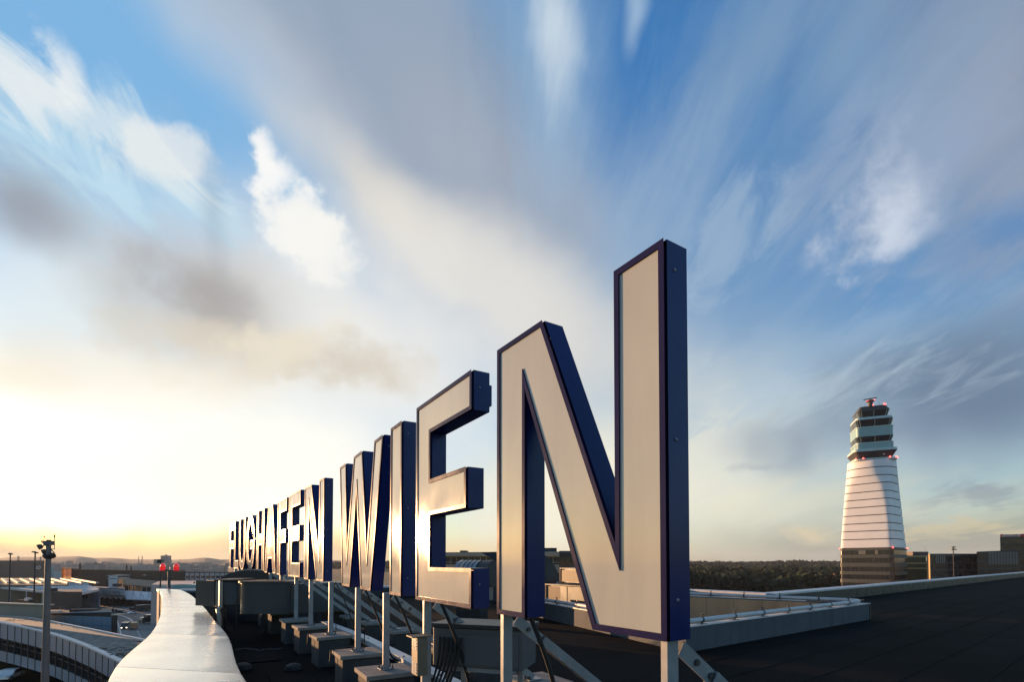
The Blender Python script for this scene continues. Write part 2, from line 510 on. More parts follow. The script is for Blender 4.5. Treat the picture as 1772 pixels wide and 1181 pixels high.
M_beige = mat('beige_render', (0.36, 0.295, 0.23), 0.9, var=0.08, vs=0.15, streak=0.12)
M_lgrey = mat('pale_grey_render', (0.45, 0.46, 0.47), 0.75, var=0.08, vs=0.15, streak=0.12)
M_brown = mat('brown_cladding', (0.075, 0.052, 0.045), 0.6, var=0.12, vs=0.06)
M_dbrown = mat('dark_brown_glass', (0.024, 0.020, 0.016), 0.4, var=0.25, vs=0.05)
M_brroof = mat('brown_roof', (0.17, 0.12, 0.08), 0.8, var=0.15, vs=0.1)
M_orange = mat('backlit_louvre', (0.80, 0.38, 0.08), 0.6, var=0.0)  # evening light coming through the slats is put into this orange colour
_n = M_orange.node_tree; _t = _n.nodes.new('ShaderNodeBsdfTranslucent'); _t.inputs[0].default_value = (1.0, 0.62, 0.20, 1)
_m = _n.nodes.new('ShaderNodeMixShader'); _m.inputs[0].default_value = 0.92
_n.links.new(_n.nodes['Principled BSDF'].outputs[0], _m.inputs[1]); _n.links.new(_t.outputs[0], _m.inputs[2]); _n.links.new(_m.outputs[0], _n.nodes['Material Output'].inputs[0])
M_fin = mat('pale_fin', (0.15, 0.15, 0.135), 0.7, var=0.1)
M_vent = mat('vent_box_paint', (0.15, 0.12, 0.08), 0.6, var=0.1, streak=0.15)
M_mast = mat('mast_grey', (0.11, 0.11, 0.115), 0.6, var=0.1)
M_spand = mat('spandrel_olive', (0.052, 0.058, 0.055), 0.6, var=0.08)
M_teal = mat('teal_glass', (0.22, 0.37, 0.39), 0.3, var=0.08, vs=0.3)
M_tealw = mat('teal_pale', (0.42, 0.53, 0.53), 0.4, var=0.08, vs=0.3)
M_shaft = mat('tower_cladding', (0.74, 0.73, 0.74), 0.5, var=0.04, vs=0.15)
M_olive = mat('olive_glass', (0.10, 0.09, 0.035), 0.3, var=0.3, vs=0.15)
M_ochre = mat('ochre_tone', (0.50, 0.34, 0.16), 0.8, var=0.05)
M_city = mat('city_masonry', (0.26, 0.24, 0.22), 0.85, var=0.3, vs=0.02)
M_pink = mat('pink_screed', (0.45, 0.36, 0.33), 0.8, var=0.08, vs=0.05)
M_signred = mat('sign_red', (0.50, 0.02, 0.025), 0.45, var=0.05)
M_signpink = mat('sign_pale', (0.55, 0.33, 0.31), 0.5, var=0.05)
M_ink = mat('sign_ink', (0.05, 0.05, 0.055), 0.6, var=0)
M_carw = mat('car_white', (0.70, 0.71, 0.72), 0.3, var=0, coat=0.5)
M_card = mat('car_dark', (0.03, 0.032, 0.036), 0.3, var=0, coat=0.5)
M_cars = mat('car_silver', (0.35, 0.36, 0.37), 0.3, metal=0.6, var=0, coat=0.5)
M_caro = mat('truck_ochre', (0.30, 0.17, 0.08), 0.4, var=0)

# ---------------------------------------------------------------- ground, hills
def sheet(name, pts, m, label=None, cat=None, kind='structure', parent=None, thick=0.02):
    b = MB(); b.poly(pts, (0, 0, -thick))
    o = b.build(name, m, parent)
    if parent is None: tag(o, label, cat, kind=kind)
    return o

g = MB(); g.add([(-7000, -1500, 0), (7000, -1500, 0), (7000, 7000, 0), (-7000, 7000, 0)], [(0, 1, 2, 3)])
tag(g.build('ground', M_grass, origin=(0, 0, 0)), kind='structure')
sheet('apron', [(-900, -100, 0.02), (400, -100, 0.02), (400, 420, 0.02), (100, 640, 0.02), (-1200, 900, 0.02)], M_asph)

def ridge(name, Y, prof, m, depth):
    b = MB(); rows = []
    nseg = 220
    x0, x1 = prof[0][0], prof[-1][0]
    for j in range(7):
        t = j / 6.0
        row = []
        for i in range(nseg + 1):
            x = x0 + (x1 - x0) * i / nseg
            for (xa, ya), (xb, yb) in zip(prof, prof[1:]):
                if xa <= x <= xb:
                    q = (x - xa) / (xb - xa); q = q * q * (3 - 2 * q); y = ya + (yb - ya) * q; break
            top = P(x, y, Y)
            h = max(top.z, 1.0) * (math.sin(t * math.pi / 2) if t < 1 else 1)
            YY = Y - depth * (1 - t)
            p = P(x, 973, YY)
            row.append(Vector((p.x, YY, h + (4 * mnoise.noise(Vector((p.x * 0.004, YY * 0.004, 3))) + 2.5 * mnoise.noise(Vector((p.x * 0.02, YY * 0.02, 1)))) * t)))
        rows.append(row)
    back = [Vector((p.x * 1.15, p.y + depth, 0)) for p in rows[-1]]
    rows.append(back)
    b.loft(rows, cap=False, close=False)
    return tag(b.build(name, m, smooth=50, origin=(0, Y, 0)), kind='structure')

ridge('hills', 4700, [(-900, 970), (-600, 965), (-300, 967), (-120, 964), (0, 966.5), (20, 965), (40, 964.5), (90, 964.5), (118, 963.5), (136, 963.2), (150, 965), (165, 966.5), (185, 966), (230, 968.5), (262, 969),
                      (300, 970), (325, 968.5), (345, 966.3), (356, 965.9), (376, 969.8), (392, 968.8), (420, 969.5), (480, 971), (560, 970.5), (660, 972), (760, 973.5)], M_hill, 1500)

# ---------------------------------------------------------------- the terminal roof the sign stands on
ZF = EYE - 2.40                 # roof surface
ZP = EYE - 1.65                 # top of the parapets
ZW = EYE - 1.75                 # top of the light well's upstand

outer_px = [(203, 1155), (263, 1097), (278.5, 1068), (281, 1052), (281.5, 1040), (281, 1031), (278, 1024), (271.5, 1019.6)]
inner_px = [(414, 1164), (393, 1101), (366, 1069), (354, 1053), (342, 1041), (332, 1031.5), (321, 1024.8), (311, 1020.4)]
OUT = [G(x, y, ZP) for x, y in outer_px]
INN = [G(x, y, ZP) for x, y in inner_px]
d0 = (OUT[0] - OUT[1]).normalized(); d1 = (INN[0] - INN[1]).normalized()
dn = ((d0 + d1) / 2)
dn = (dn + Vector((0.02, 0, 0))).normalized()
for k in range(3):              # towards and past the camera
    dn = (dn + Vector((0.10, 0, 0))).normalized()
    OUT.insert(0, OUT[0] + dn * 4.2); INN.insert(0, INN[0] + dn * 4.0)

def cr(p, t):                   # point on a smooth curve through the list
    i = min(int(t), len(p) - 2); u = t - i
    a, b, c, d = p[max(i - 1, 0)], p[i], p[i + 1], p[min(i + 2, len(p) - 1)]
    return 0.5 * ((2 * b) + (c - a) * u + (2 * a - 5 * b + 4 * c - d) * u * u + (3 * b - a - 3 * c + d) * u ** 3)

far_edge = [INN[-1], Vector((-16.6, 31.2, ZP)), Vector((-11.5, 34.2, ZP)), Vector((-1.5, 37.5, ZP)), G(1197, 1020.5, ZP), G(1330, 1027, ZP)]
par_dir = (G(1772, 990.5, ZP) - G(1330, 1027, ZP)).normalized()
RIGHT_END = G(1330, 1027, ZP) + par_dir * 150
roof_out = [Vector((p.x, p.y, ZF)) for p in ([OUT[0]] + [cr(INN, t / 4) * 0.6 + cr(OUT, t / 4) * 0.4 for t in range(1, 4 * (len(INN) - 1) + 1)] + far_edge[1:] + [RIGHT_END])]
roof_out += [Vector((130, -30, ZF)), Vector((10, -30, ZF))]

# corners of the light well
B_ = G(1505, 1046, ZW); NR = G(1200, 1086, ZW); c1 = G(942, 1045, ZW); c2 = G(1025, 1059.5, ZW)
ab = (NR - B_).normalized(); ad = (c2 - c1).normalized()
def xsect(p, d, q, e):
    s_ = ((q.x - p.x) * e.y - (q.y - p.y) * e.x) / (d.x * e.y - d.y * e.x)
    return p + d * s_
A_ = xsect(B_, ab, c1, ad)
C_ = G(1197, 1032.5, ZW)
bc = (C_ - B_).normalized()
C_ = C_ + bc * 4.5
D_ = c1 - ad * 5.0
well = [A_, B_, C_, D_]

terminal = thing('terminal_building', (0, 10, 0), 'flat roofed terminal building of black bitumen that carries the rooftop letters', 'building')
from mathutils.geometry import tessellate_polygon
hole = [Vector((p.x, p.y, ZF)) for p in well]
tri = tessellate_polygon([roof_out, hole])
rb = MB(); rb.add(roof_out + hole, [tuple(t) for t in tri])
rb.build('roof', M_bitumen, terminal)
wb = MB()
n = len(roof_out)
for i in range(n):
    a, b = roof_out[i], roof_out[(i + 1) % n]
    wb.add([a, b, Vector((b.x, b.y, 0)), Vector((a.x, a.y, 0))], [(0, 1, 2, 3)])
wb.build('wall', M_lgrey, terminal)
# welded laps of the roofing felt: slightly raised seams
sb = MB()
u_ = par_dir.copy(); u_.z = 0; u_.normalize(); v_ = Vector((-u_.y, u_.x, 0))
for k in range(-9, 16):
    p0 = Vector((6, 6, ZF)) + v_ * (k * 1.15 + 0.1 * math.sin(k * 3.1))
    for q in range(14):
        a = p0 + u_ * (q * 3.2 - 4)
        if a.x < 2.2 + max(0, 9 - a.y) * 0.1: continue
        if (a - A_).dot(v_) > -0.6 and (a - B_).dot(u_) < 1.4: continue
        sb.box(a + u_ * 1.55 + Vector((0, 0, 0.004)), (3.18, 0.05, 0.008), math.atan2(u_.y, u_.x))
lap = sb.build('felt_lap', M_bitumen, terminal); lap['kind'] = 'stuff'

# curved white parapet with sheet-metal coping
parapet = thing('parapet_wall', (INN[3].x, INN[3].y, ZF), 'curving parapet wall with broad gleaming white metal coping along the roof edge', 'wall')
for i in range(len(OUT) - 1):
    rows = []
    for k in range(6):
        t = i + (k / 5.0) * 0.994 + 0.003
        o_, n_ = cr(OUT, t), cr(INN, t)
        e = (n_ - o_).normalized()
        dz_ = Vector((0, 0, 1))
        sl = 0.02
        rows.append([o_ - e * 0.03 - dz_ * 0.14, o_ - e * 0.03 - dz_ * 0.012, o_ + e * 0.015, n_ - e * 0.015 - dz_ * sl, n_ + e * 0.03 - dz_ * (sl + 0.012), n_ + e * 0.03 - dz_ * 0.14])
    b = MB(); b.loft(rows)
    b.build('coping_panel', M_coping, parapet, smooth=40)
rows = []
for k in range(5 * (len(OUT) - 1) + 1):
    t = k / 5.0
    o_, n_ = cr(OUT, t), cr(INN, t); e = (n_ - o_).normalized()
    rows.append([Vector((*(o_ + e * 0.02).xy, ZP - 0.06)), Vector((*(n_ - e * 0.02).xy, ZP - 0.06)), Vector((*(n_ - e * 0.02).xy, ZF - 0.01)), Vector((*(o_ + e * 0.02).xy, ZF - 2.2))])
b = MB(); b.loft(rows); b.build('wall', M_upst, parapet, smooth=40)
# standing seams between the sheets
for i in range(1, len(OUT) - 1):
    o_, n_ = cr(OUT, i), cr(INN, i); e = (n_ - o_).normalized()
    b = MB(); b.bar(o_ + e * 0.02 + Vector((0, 0, -0.012)), n_ - e * 0.02 + Vector((0, 0, -0.03)), 0.028, 0.014)
    b.build('joint_strip', M_dark, parapet)

def edge_run(name, label, pts, wid, m, hgt):
    r = thing(name, Vector((*pts[0].xy, ZF)), label, 'wall')
    for a, b in zip(pts, pts[1:]):
        L = (b - a).length; nseg = max(1, int(L / 6)); d = (b - a) / nseg
        s_ = Vector((-d.y, d.x, 0)).normalized()
        for k in range(min(nseg, 26)):
            q = a + d * k; e = d.normalized()
            mb = MB(); p, p2 = q + e * 0.006, q + d - e * 0.006
            w2 = s_ * wid / 2
            up = Vector((0, 0, 0.0)); dn_ = Vector((0, 0, -0.13))
            mb.hexa([p - w2 + dn_, p2 - w2 + dn_, p2 + w2 + dn_, p + w2 + dn_], [p - w2 - Vector((0, 0, 0.015)), p2 - w2 - Vector((0, 0, 0.015)), p2 + w2, p + w2])
            mb.build('coping_panel', m, r, bevel=0.012)
        mb = MB(); w2 = s_ * (wid / 2 - 0.04); h = Vector((0, 0, -hgt)); t0 = Vector((0, 0, -0.10))
        mb.hexa([a - w2 + h, b - w2 + h, b + w2 + h, a + w2 + h], [a - w2 + t0, b - w2 + t0, b + w2 + t0, a + w2 + t0])
        mb.build('wall', M_duct, r)
    return r
edge_run('parapet_wall', 'low white coped parapet running off behind the ducts at the far end', far_edge[:3], 0.5, M_white, 0.78)
edge_run('parapet_wall', 'low white coped parapet closing the roof beyond the light well', far_edge[2:], 0.55, M_white, 0.78)
edge_run('parapet_wall', 'long white coped parapet on the right in front of the control tower', [far_edge[-1] , RIGHT_END], 0.75, M_white, 0.78)

# light well: upstand walls, ledge, pipe rail on clamps
wl_ = thing('light_well', (A_.x, A_.y, ZF), 'sunken light well with white upstand walls and tan inner face', 'light well')
for i in range(4):
    a, b = well[i], well[(i + 1) % 4]
    d = (b - a).normalized(); inn = Vector((-d.y, d.x, 0))
    if inn.dot((A_ + C_) / 2 - a) < 0: inn = -inn
    mb = MB(); t = 0.24
    aa, bb = a + d * 0.0, b - d * 0.0
    mb.hexa([aa + Vector((0, 0, ZF - ZW - 0.02)), bb + Vector((0, 0, ZF - ZW - 0.02)), bb - d * t + inn * t + Vector((0, 0, ZF - ZW - 0.02)), aa + d * t + inn * t + Vector((0, 0, ZF - ZW - 0.02))], [aa, bb, bb - d * t + inn * t, aa + d * t + inn * t])
    mb.build('upstand', M_upst, wl_)
    mb = MB()
    z0 = Vector((0, 0, 0.002)); z1 = Vector((0, 0, 0.03))
    mb.hexa([aa - d * 0.03 - inn * 0.03 + z0, bb + d * 0.03 - inn * 0.03 + z0, bb - d * t + inn * (t + .02) + z0, aa + d * t + inn * (t + .02) + z0], [aa - d * 0.03 - inn * 0.03 + z1, bb + d * 0.03 - inn * 0.03 + z1, bb - d * t + inn * (t + .02) + z1, aa + d * t + inn * (t + .02) + z1])
    mb.build('ledge', M_white, wl_)
    mb = MB(); L = (bb - aa).length; nb = int(L / 1.2)
    for k in range(nb):          # rendered bays of the inner face
        p = aa + d * (t + (L - 2 * t) * k / nb) + inn * (t + 0.012); q = aa + d * (t + (L - 2 * t) * (k + 1) / nb - 0.012) + inn * (t + 0.012)
        mb.hexa([p + Vector((0, 0, -5)), q + Vector((0, 0, -5)), q + inn * .03 + Vector((0, 0, -5)), p + inn * .03 + Vector((0, 0, -5))], [p + Vector((0, 0, -0.04)), q + Vector((0, 0, -0.04)), q + inn * .03 + Vector((0, 0, -0.04)), p + inn * .03 + Vector((0, 0, -0.04))])
    mb.build('inner_face', M_tan, wl_)
mb = MB(); mb.poly([p + Vector((0, 0, -4.9)) for p in well], (0, 0, -0.1)); mb.build('floor', M_tan, wl_)

rail = thing('pipe_rail', (A_.x, A_.y, ZW), 'white pipe rail clamped along the top of the light well walls', 'rail')
zr = Vector((0, 0, 0.145))
ctr = (A_ + C_) / 2
def inset_pt(p, q): return p + (ctr - p).normalized() * q
def rail_run(a, b, nclamp, r=0.062):
    a, b = a + zr, b + zr
    mb = MB(); mb.pipe([a, b], r, 12); mb.build('pipe', M_white, rail, smooth=40)
    d = (b - a).normalized()
    for k in range(nclamp):
        c = a + (b - a) * ((k + 0.5) / nclamp)
        mb = MB()
        mb.box(c + Vector((0, 0, -0.118)), (0.26, 0.20, 0.025), math.atan2(d.y, d.x))
        mb.box(c + Vector((0, 0, -0.08)), (0.05, 0.05, 0.09), math.atan2(d.y, d.x))
        mb.tube(c - d * 0.03, c + d * 0.03, 0.078, 12)
        mb.tube(c + Vector((0, 0, 0.07)), c + Vector((0, 0, 0.15)), 0.018, 6)
        mb.box(c + Vector((0, 0, 0.15)), (0.09, 0.05, 0.03), math.atan2(d.y, d.x))
        mb.build('pipe_clamp', M_bolt, rail)
w_in = 0.12
rA, rB, rC, rD = [inset_pt(p, w_in * 1.5) for p in well]
B1 = rB + (rA - rB).normalized() * 0.9; B2 = rB + (rC - rB).normalized() * 0.9
rail_run(rA, B1, 7); rail_run(B2, rC, 7); rail_run(rA, rD, 8)
bend = [B1.lerp(rB, t).lerp(rB.lerp(B2, t), t) + zr for t in [i / 8 for i in range(9)]]
mb = MB(); mb.pipe(bend, 0.062, 12); mb.build('pipe_bend', M_white, rail, smooth=40)
mb = MB(); mb.box(B_ + Vector((-0.02, 0.02, -0.30)), (0.10, 0.10, 0.70), 0.6); mb.build('corner_post', M_dark, wl_)
mb = MB(); q = rB + (rA - rB).normalized() * 1.4 + Vector((0, 0, 0.12))
mb.bar(q, q + (rC - rB).normalized() * 1.6, 0.08, 0.05); mb.bar(q + (rC - rB).normalized() * 0.1, q + Vector((0, 0, 0.05)) + (rB - rA).normalized() * 1.2 , 0.06, 0.05)
tag(mb.build('steel_bracket', M_bolt), 'black steel bracket lying across the light well corner', 'bracket')

# ---------------------------------------------------------------- the rooftop letters
LH = 2.5; DEPTH = 0.217; RIM = 0.045; SA = 0.47; TA = 0.42

def edge_pos(xt, yt, xb, yb):
    a, b = ray(xt, yt), ray(xb, yb)
    Y = LH / (a.z - b.z)
    return Vector(((a.x + b.x) / 2 * Y, Y, EYE + b.z * Y))

def arc(cx, cz, rx, rz, a0, a1, n=14):
    return [(cx + rx * math.cos(math.radians(a0 + (a1 - a0) * i / n)), cz + rz * math.sin(math.radians(a0 + (a1 - a0) * i / n))) for i in range(n + 1)]

def glyph(ch, w):
    H = LH; a = min(SA, w * 0.9); t = TA
    if ch == 'I': return [(0, 0), (w, 0), (w, H), (0, H)], None
    if ch == 'L': return [(0, 0), (w, 0), (w, t), (a, t), (a, H), (0, H)], None
    if ch == 'F': return [(0, 0), (a, 0), (a, .425 * H), (w * .92, .425 * H), (w * .92, .598 * H), (a, .598 * H), (a, H - t), (w, H - t), (w, H), (0, H)], None
    if ch == 'E': return [(0, 0), (w, 0), (w, t), (a, t), (a, .425 * H), (w * .92, .425 * H), (w * .92, .600 * H), (a, .600 * H), (a, H - t), (w, H - t), (w, H), (0, H)], None
    if ch == 'H': return [(0, 0), (a, 0), (a, .43 * H), (w - a, .43 * H), (w - a, 0), (w, 0), (w, H), (w - a, H), (w - a, .61 * H), (a, .61 * H), (a, H), (0, H)], None
    if ch == 'U':
        r = w / 2; ri = r - a * .95
        return [(0, H), (0, r)] + arc(r, r, r, r, 180, 360)[1:-1] + [(w, r), (w, H), (w - a, H), (w - a, r)] + arc(r, r, ri, r - t, 360, 180)[1:-1] + [(a, r), (a, H)], None
    if ch == 'G':
        r = w / 2; ri = r - a
        return ([(w, .70 * H), (w, H - r)] + arc(r, H - r, r, r, 0, 180)[1:-1] + [(0, H - r), (0, r)] + arc(r, r, r, r, 180, 360)[1:-1] + [(w, r), (w, .54 * H), (r * 1.02, .54 * H), (r * 1.02, .385 * H), (w - a, .385 * H), (w - a, r)]
                + arc(r, r, ri, r - t, 360, 180)[1:-1] + [(a, r), (a, H - r)] + arc(r, H - r, ri, r - t, 180, 0)[1:-1] + [(w - a, H - r), (w - a, .70 * H)]), None
    if ch == 'A':
        f = .23 * w; ap = .20 * w
        return [(0, 0), (f, 0), (f + .085 * w, .215 * H), (w - f - .085 * w, .215 * H), (w - f, 0), (w, 0), (w / 2 + ap, H), (w / 2 - ap, H)], [(f + .155 * w, .39 * H), (w - f - .155 * w, .39 * H), (w / 2 + .012 * w, .80 * H), (w / 2 - .012 * w, .80 * H)]
    if ch == 'N':
        s1, s2, s3, s4 = .232 * w, N_F[0] * w, N_F[1] * w, N_F[2] * w
        return [(0, 0), (s1, 0), (s1, .80 * H), (s2, 0), (w, 0), (w, H), (s4, H), (s4, .245 * H), (s3, H), (0, H)], None
    if ch == 'W':
        q = w
        return [(W_F[0] * q, 0), (W_F[1] * q, 0), (W_F[4] * q, .74 * H), (W_F[2] * q, 0), (W_F[3] * q, 0), (q, H), (W_F[8] * q, H), (W_F[9] * q, .24 * H), (W_F[7] * q, H), (W_F[6] * q, H), (W_F[10] * q, .24 * H), (W_F[5] * q, H), (0, H)], None

def inset_loop(p, e):
    """outline moved inwards by e (counter-clockwise outline), sharp corners cut short"""
    n = len(p)
    area = sum(p[i][0] * p[(i + 1) % n][1] - p[(i + 1) % n][0] * p[i][1] for i in range(n))
    sg = 1 if area > 0 else -1
    out = []
    for i in range(n):
        a, b, c = Vector(p[i - 1]), Vector(p[i]), Vector(p[(i + 1) % n])
        d1, d2 = (b - a).normalized(), (c - b).normalized()
        n1, n2 = Vector((-d1.y, d1.x)) * sg, Vector((-d2.y, d2.x)) * sg
        m = n1 + n2
        L = m.length
        if L < 1e-3: out.append(b + n1 * e); continue
        m /= L
        k = e / max(m.dot(n1), 0.001)
        out.append(b + m * max(min(k, e * 4.2), -e * 4.2))
    return out

LETTERS = [
 ('F', (398.3, 907.6, 396, 982.7), (406.5, 904.7, 404.6, 984), 'farthest and smallest white letter F opening the row of rooftop letters'),
 ('L', (405.8, 903.5, 404.4, 984), (413, 900, 411.9, 985), 'white letter L with blue sides, second in the rooftop row'),
 ('U', (414.7, 900.5, 412.5, 986), (425.3, 895.8, 423.4, 987.6), 'round bottomed white letter U with blue sides'),
 ('G', (427.5, 894.5, 425.7, 987.6), (440.5, 888.8, 439, 989), 'rounded white letter G with blue sides'),
 ('H', (445.4, 886.2, 442.6, 989), (458, 880.3, 455.6, 990.8), 'white letter H with one crossbar and blue sides'),
 ('A', (460, 879, 457, 991), (478, 870.8, 476.3, 994), 'pointed white letter A with blue sides'),
 ('F', (481.4, 868.8, 478.5, 995), (496.5, 861.3, 494, 997), 'white letter F standing between the A and an E'),
 ('E', (501, 858, 498, 997.5), (520, 848.2, 518, 1000.7), 'smaller white letter E standing between an F and an N'),
 ('N', (528, 844.7, 525.4, 1002.5), (561.3, 827.4, 558.3, 1007.5), 'smaller white letter N at the end of the long word beside the gap'),
 ('W', (588, 809.8, 586, 1013), (662.9, 752.2, 660, 1027.4), 'wide white letter W that opens the shorter word'),
 ('I', (677.3, 742.4, 672.7, 1029.4), (696.5, 728, 691.7, 1032.8), 'plain upright white letter I standing beside the W'),
 ('E', (720.7, 707.4, 718.9, 1038.2), (813.8, 639.3, 816.5, 1054.8), 'large white letter E mirroring the setting sun on its stem'),
 ('N', (861.4, 608.3, 858.1, 1064.5), (1148, 409, 1154, 1110), 'largest and nearest white letter N with deep blue sides'),
]

def s_of(x, y, A, B):          # where along the line A-B the ray through a picture point meets it, 0..1
    d = ray(x, y); e = B - A
    # (A + e s) x : y = d.x : 1
    return (d.x * A.y - A.x) / (e.x - d.x * e.y)

A0, B0 = edge_pos(*LETTERS[-1][1]), edge_pos(*LETTERS[-1][2])
N_F = [s_of(1025.3, 1091.4, A0, B0), s_of(937.7, 553, A0, B0), s_of(1061.7, 470, A0, B0)]
A1, B1w = edge_pos(*LETTERS[9][1]), edge_pos(*LETTERS[9][2])
W_F = [s_of(591.5, 1014, A1, B1w), s_of(604.5, 1017, A1, B1w), s_of(623.7, 1020.7, A1, B1w), s_of(640.4, 1024, A1, B1w), s_of(616.5, 860, A1, B1w),
       s_of(597.8, 801, A1, B1w), s_of(612.2, 790.5, A1, B1w), s_of(626, 778.4, A1, B1w), s_of(647.6, 764.6, A1, B1w), s_of(634.2, 965, A1, B1w), s_of(599.6, 962, A1, B1w)]
LINE = []
for ch, l, r, lab in LETTERS:
    A, B = edge_pos(*l), edge_pos(*r)
    B.z = A.z = (A.z + B.z) / 2
    t = (B - A); w = t.length; t.normalize()
    nb = Vector((-t.y, t.x, 0))
    if nb.y < 0: nb = -nb
    up = Vector((0, 0, 1))
    root = thing('sign_letter', (A + B) / 2 + nb * DEPTH / 2, lab, 'letter', 'letters of the rooftop sign')
    outer, holeg = glyph(ch, w)
    loops = [outer] + ([holeg] if holeg else [])
    def W3(p, d): return A + t * p[0] + up * p[1] + nb * d
    # casing: the blue return and back
    b = MB()
    for lp in loops:
        m_ = len(lp)
        b.add([W3(p, 0.03) for p in lp] + [W3(p, DEPTH) for p in lp], [(i, (i + 1) % m_, m_ + (i + 1) % m_, m_ + i) for i in range(m_)])
    back = [[Vector((p[0], p[1], 0)) for p in lp] for lp in loops]
    flat = [p for lp in loops for p in lp]
    b.add([W3(p, DEPTH) for p in flat], [tuple(q) for q in tessellate_polygon(back)])
    b.build('casing', M_blue, root, smooth=25)
    # frame: folded metal edge round the face
    b = MB(); ins = []
    for li, lp in enumerate(loops):
        hole_ = li > 0
        o1 = inset_loop(lp, -0.008 if not hole_ else -0.008) if not hole_ else inset_loop(lp, -0.0)
        i1 = inset_loop(lp, RIM if not hole_ else -RIM)
        if hole_:
            o1 = inset_loop(lp, 0.004)
        ins.append(i1); m_ = len(lp)
        rings = [[W3(p, 0.05) for p in o1], [W3(p, 0.004) for p in o1], [W3(p, 0.0) for p in inset_loop(lp, 0.0)], [W3(p, 0.0) for p in i1], [W3(p, 0.02) for p in i1]]
        b.loft(rings, cap=False)
    b.build('frame', M_frame, root, smooth=25)
    # face: opal acrylic panel let into the frame
    b = MB(); fl = [p for lp in ins for p in lp]
    b.add([W3(p, 0.012) for p in fl], [tuple(q) for q in tessellate_polygon([[Vector((p[0], p[1], 0)) for p in lp] for lp in ins])])
    b.build('face_panel', M_face, root)
    # back channel and a few dome screws on the return
    b = MB()
    xs = [0.3 * w] if w < 1 else [0.12 * w, 0.86 * w]
    if A.y < 18:
        for q in range(3):
            zz = (0.10, 0.5, 0.93)[q] * LH
            sb_ = MB(); sb_.lathe(W3((w, zz), 0.10), [(0.013, 0), (0.011, 0.006), (0.004, 0.010)], 8, t)
            if ch in 'INW' and (ch != 'W' or q == 2) or ch == 'E' and q != 1: sb_.build('screw', M_screw, root)
    if ch == 'E' or ch == 'N':
        cb = MB(); cb.box(W3((w - 0.03 if ch == 'E' else 0.2, 0.905 * LH), DEPTH + 0.015), (0.05, 0.22, 0.03), ax=(t, up, nb)); cb.build('rear_bracket', M_blue, root)
    LINE.append((A, B, t, nb, w))

# ---------------------------------------------------------------- posts, braces and ballast blocks
def line_hit(x, y):            # where the post row is met by the vertical plane through a picture point
    d = ray(x, y); best = None
    for k, (A, B, t, nb, w) in enumerate(LINE):
        a, b_ = A + nb * 0.11, B + nb * 0.11
        s_ = s_of(x, y, a, b_)
        q = abs(s_ - 0.5)
        if best is None or q < best[0]: best = (q, a + (b_ - a) * s_, t, nb)
    return best[1:]
ZB = EYE - 1.70
post_px = [(1158.5, 1112, 'right stroke of the nearest letter N', 'nearest post'), (876.5, 1072, 'left stroke of the nearest letter N', ''), (739, 1050, 'stem of the large letter E', ''), (668.5, 1035, 'letter I', ''),
           (620, 1026, 'first half of the letter W', ''), (573, 1012, 'right stroke of the smaller letter N', ''), (538.5, 1006, 'left stroke of the smaller letter N', ''), (513, 1003, 'letter E of the long word', ''),
           (487, 1000, 'second letter F', ''), (468, 996, 'letter A', ''), (451, 994, 'letter H', ''), (435, 992, 'letter G', ''), (422.5, 990, 'letter U', ''), (414, 988, 'letter L', ''), (407, 986, 'first letter F', '')]
POSTS = []
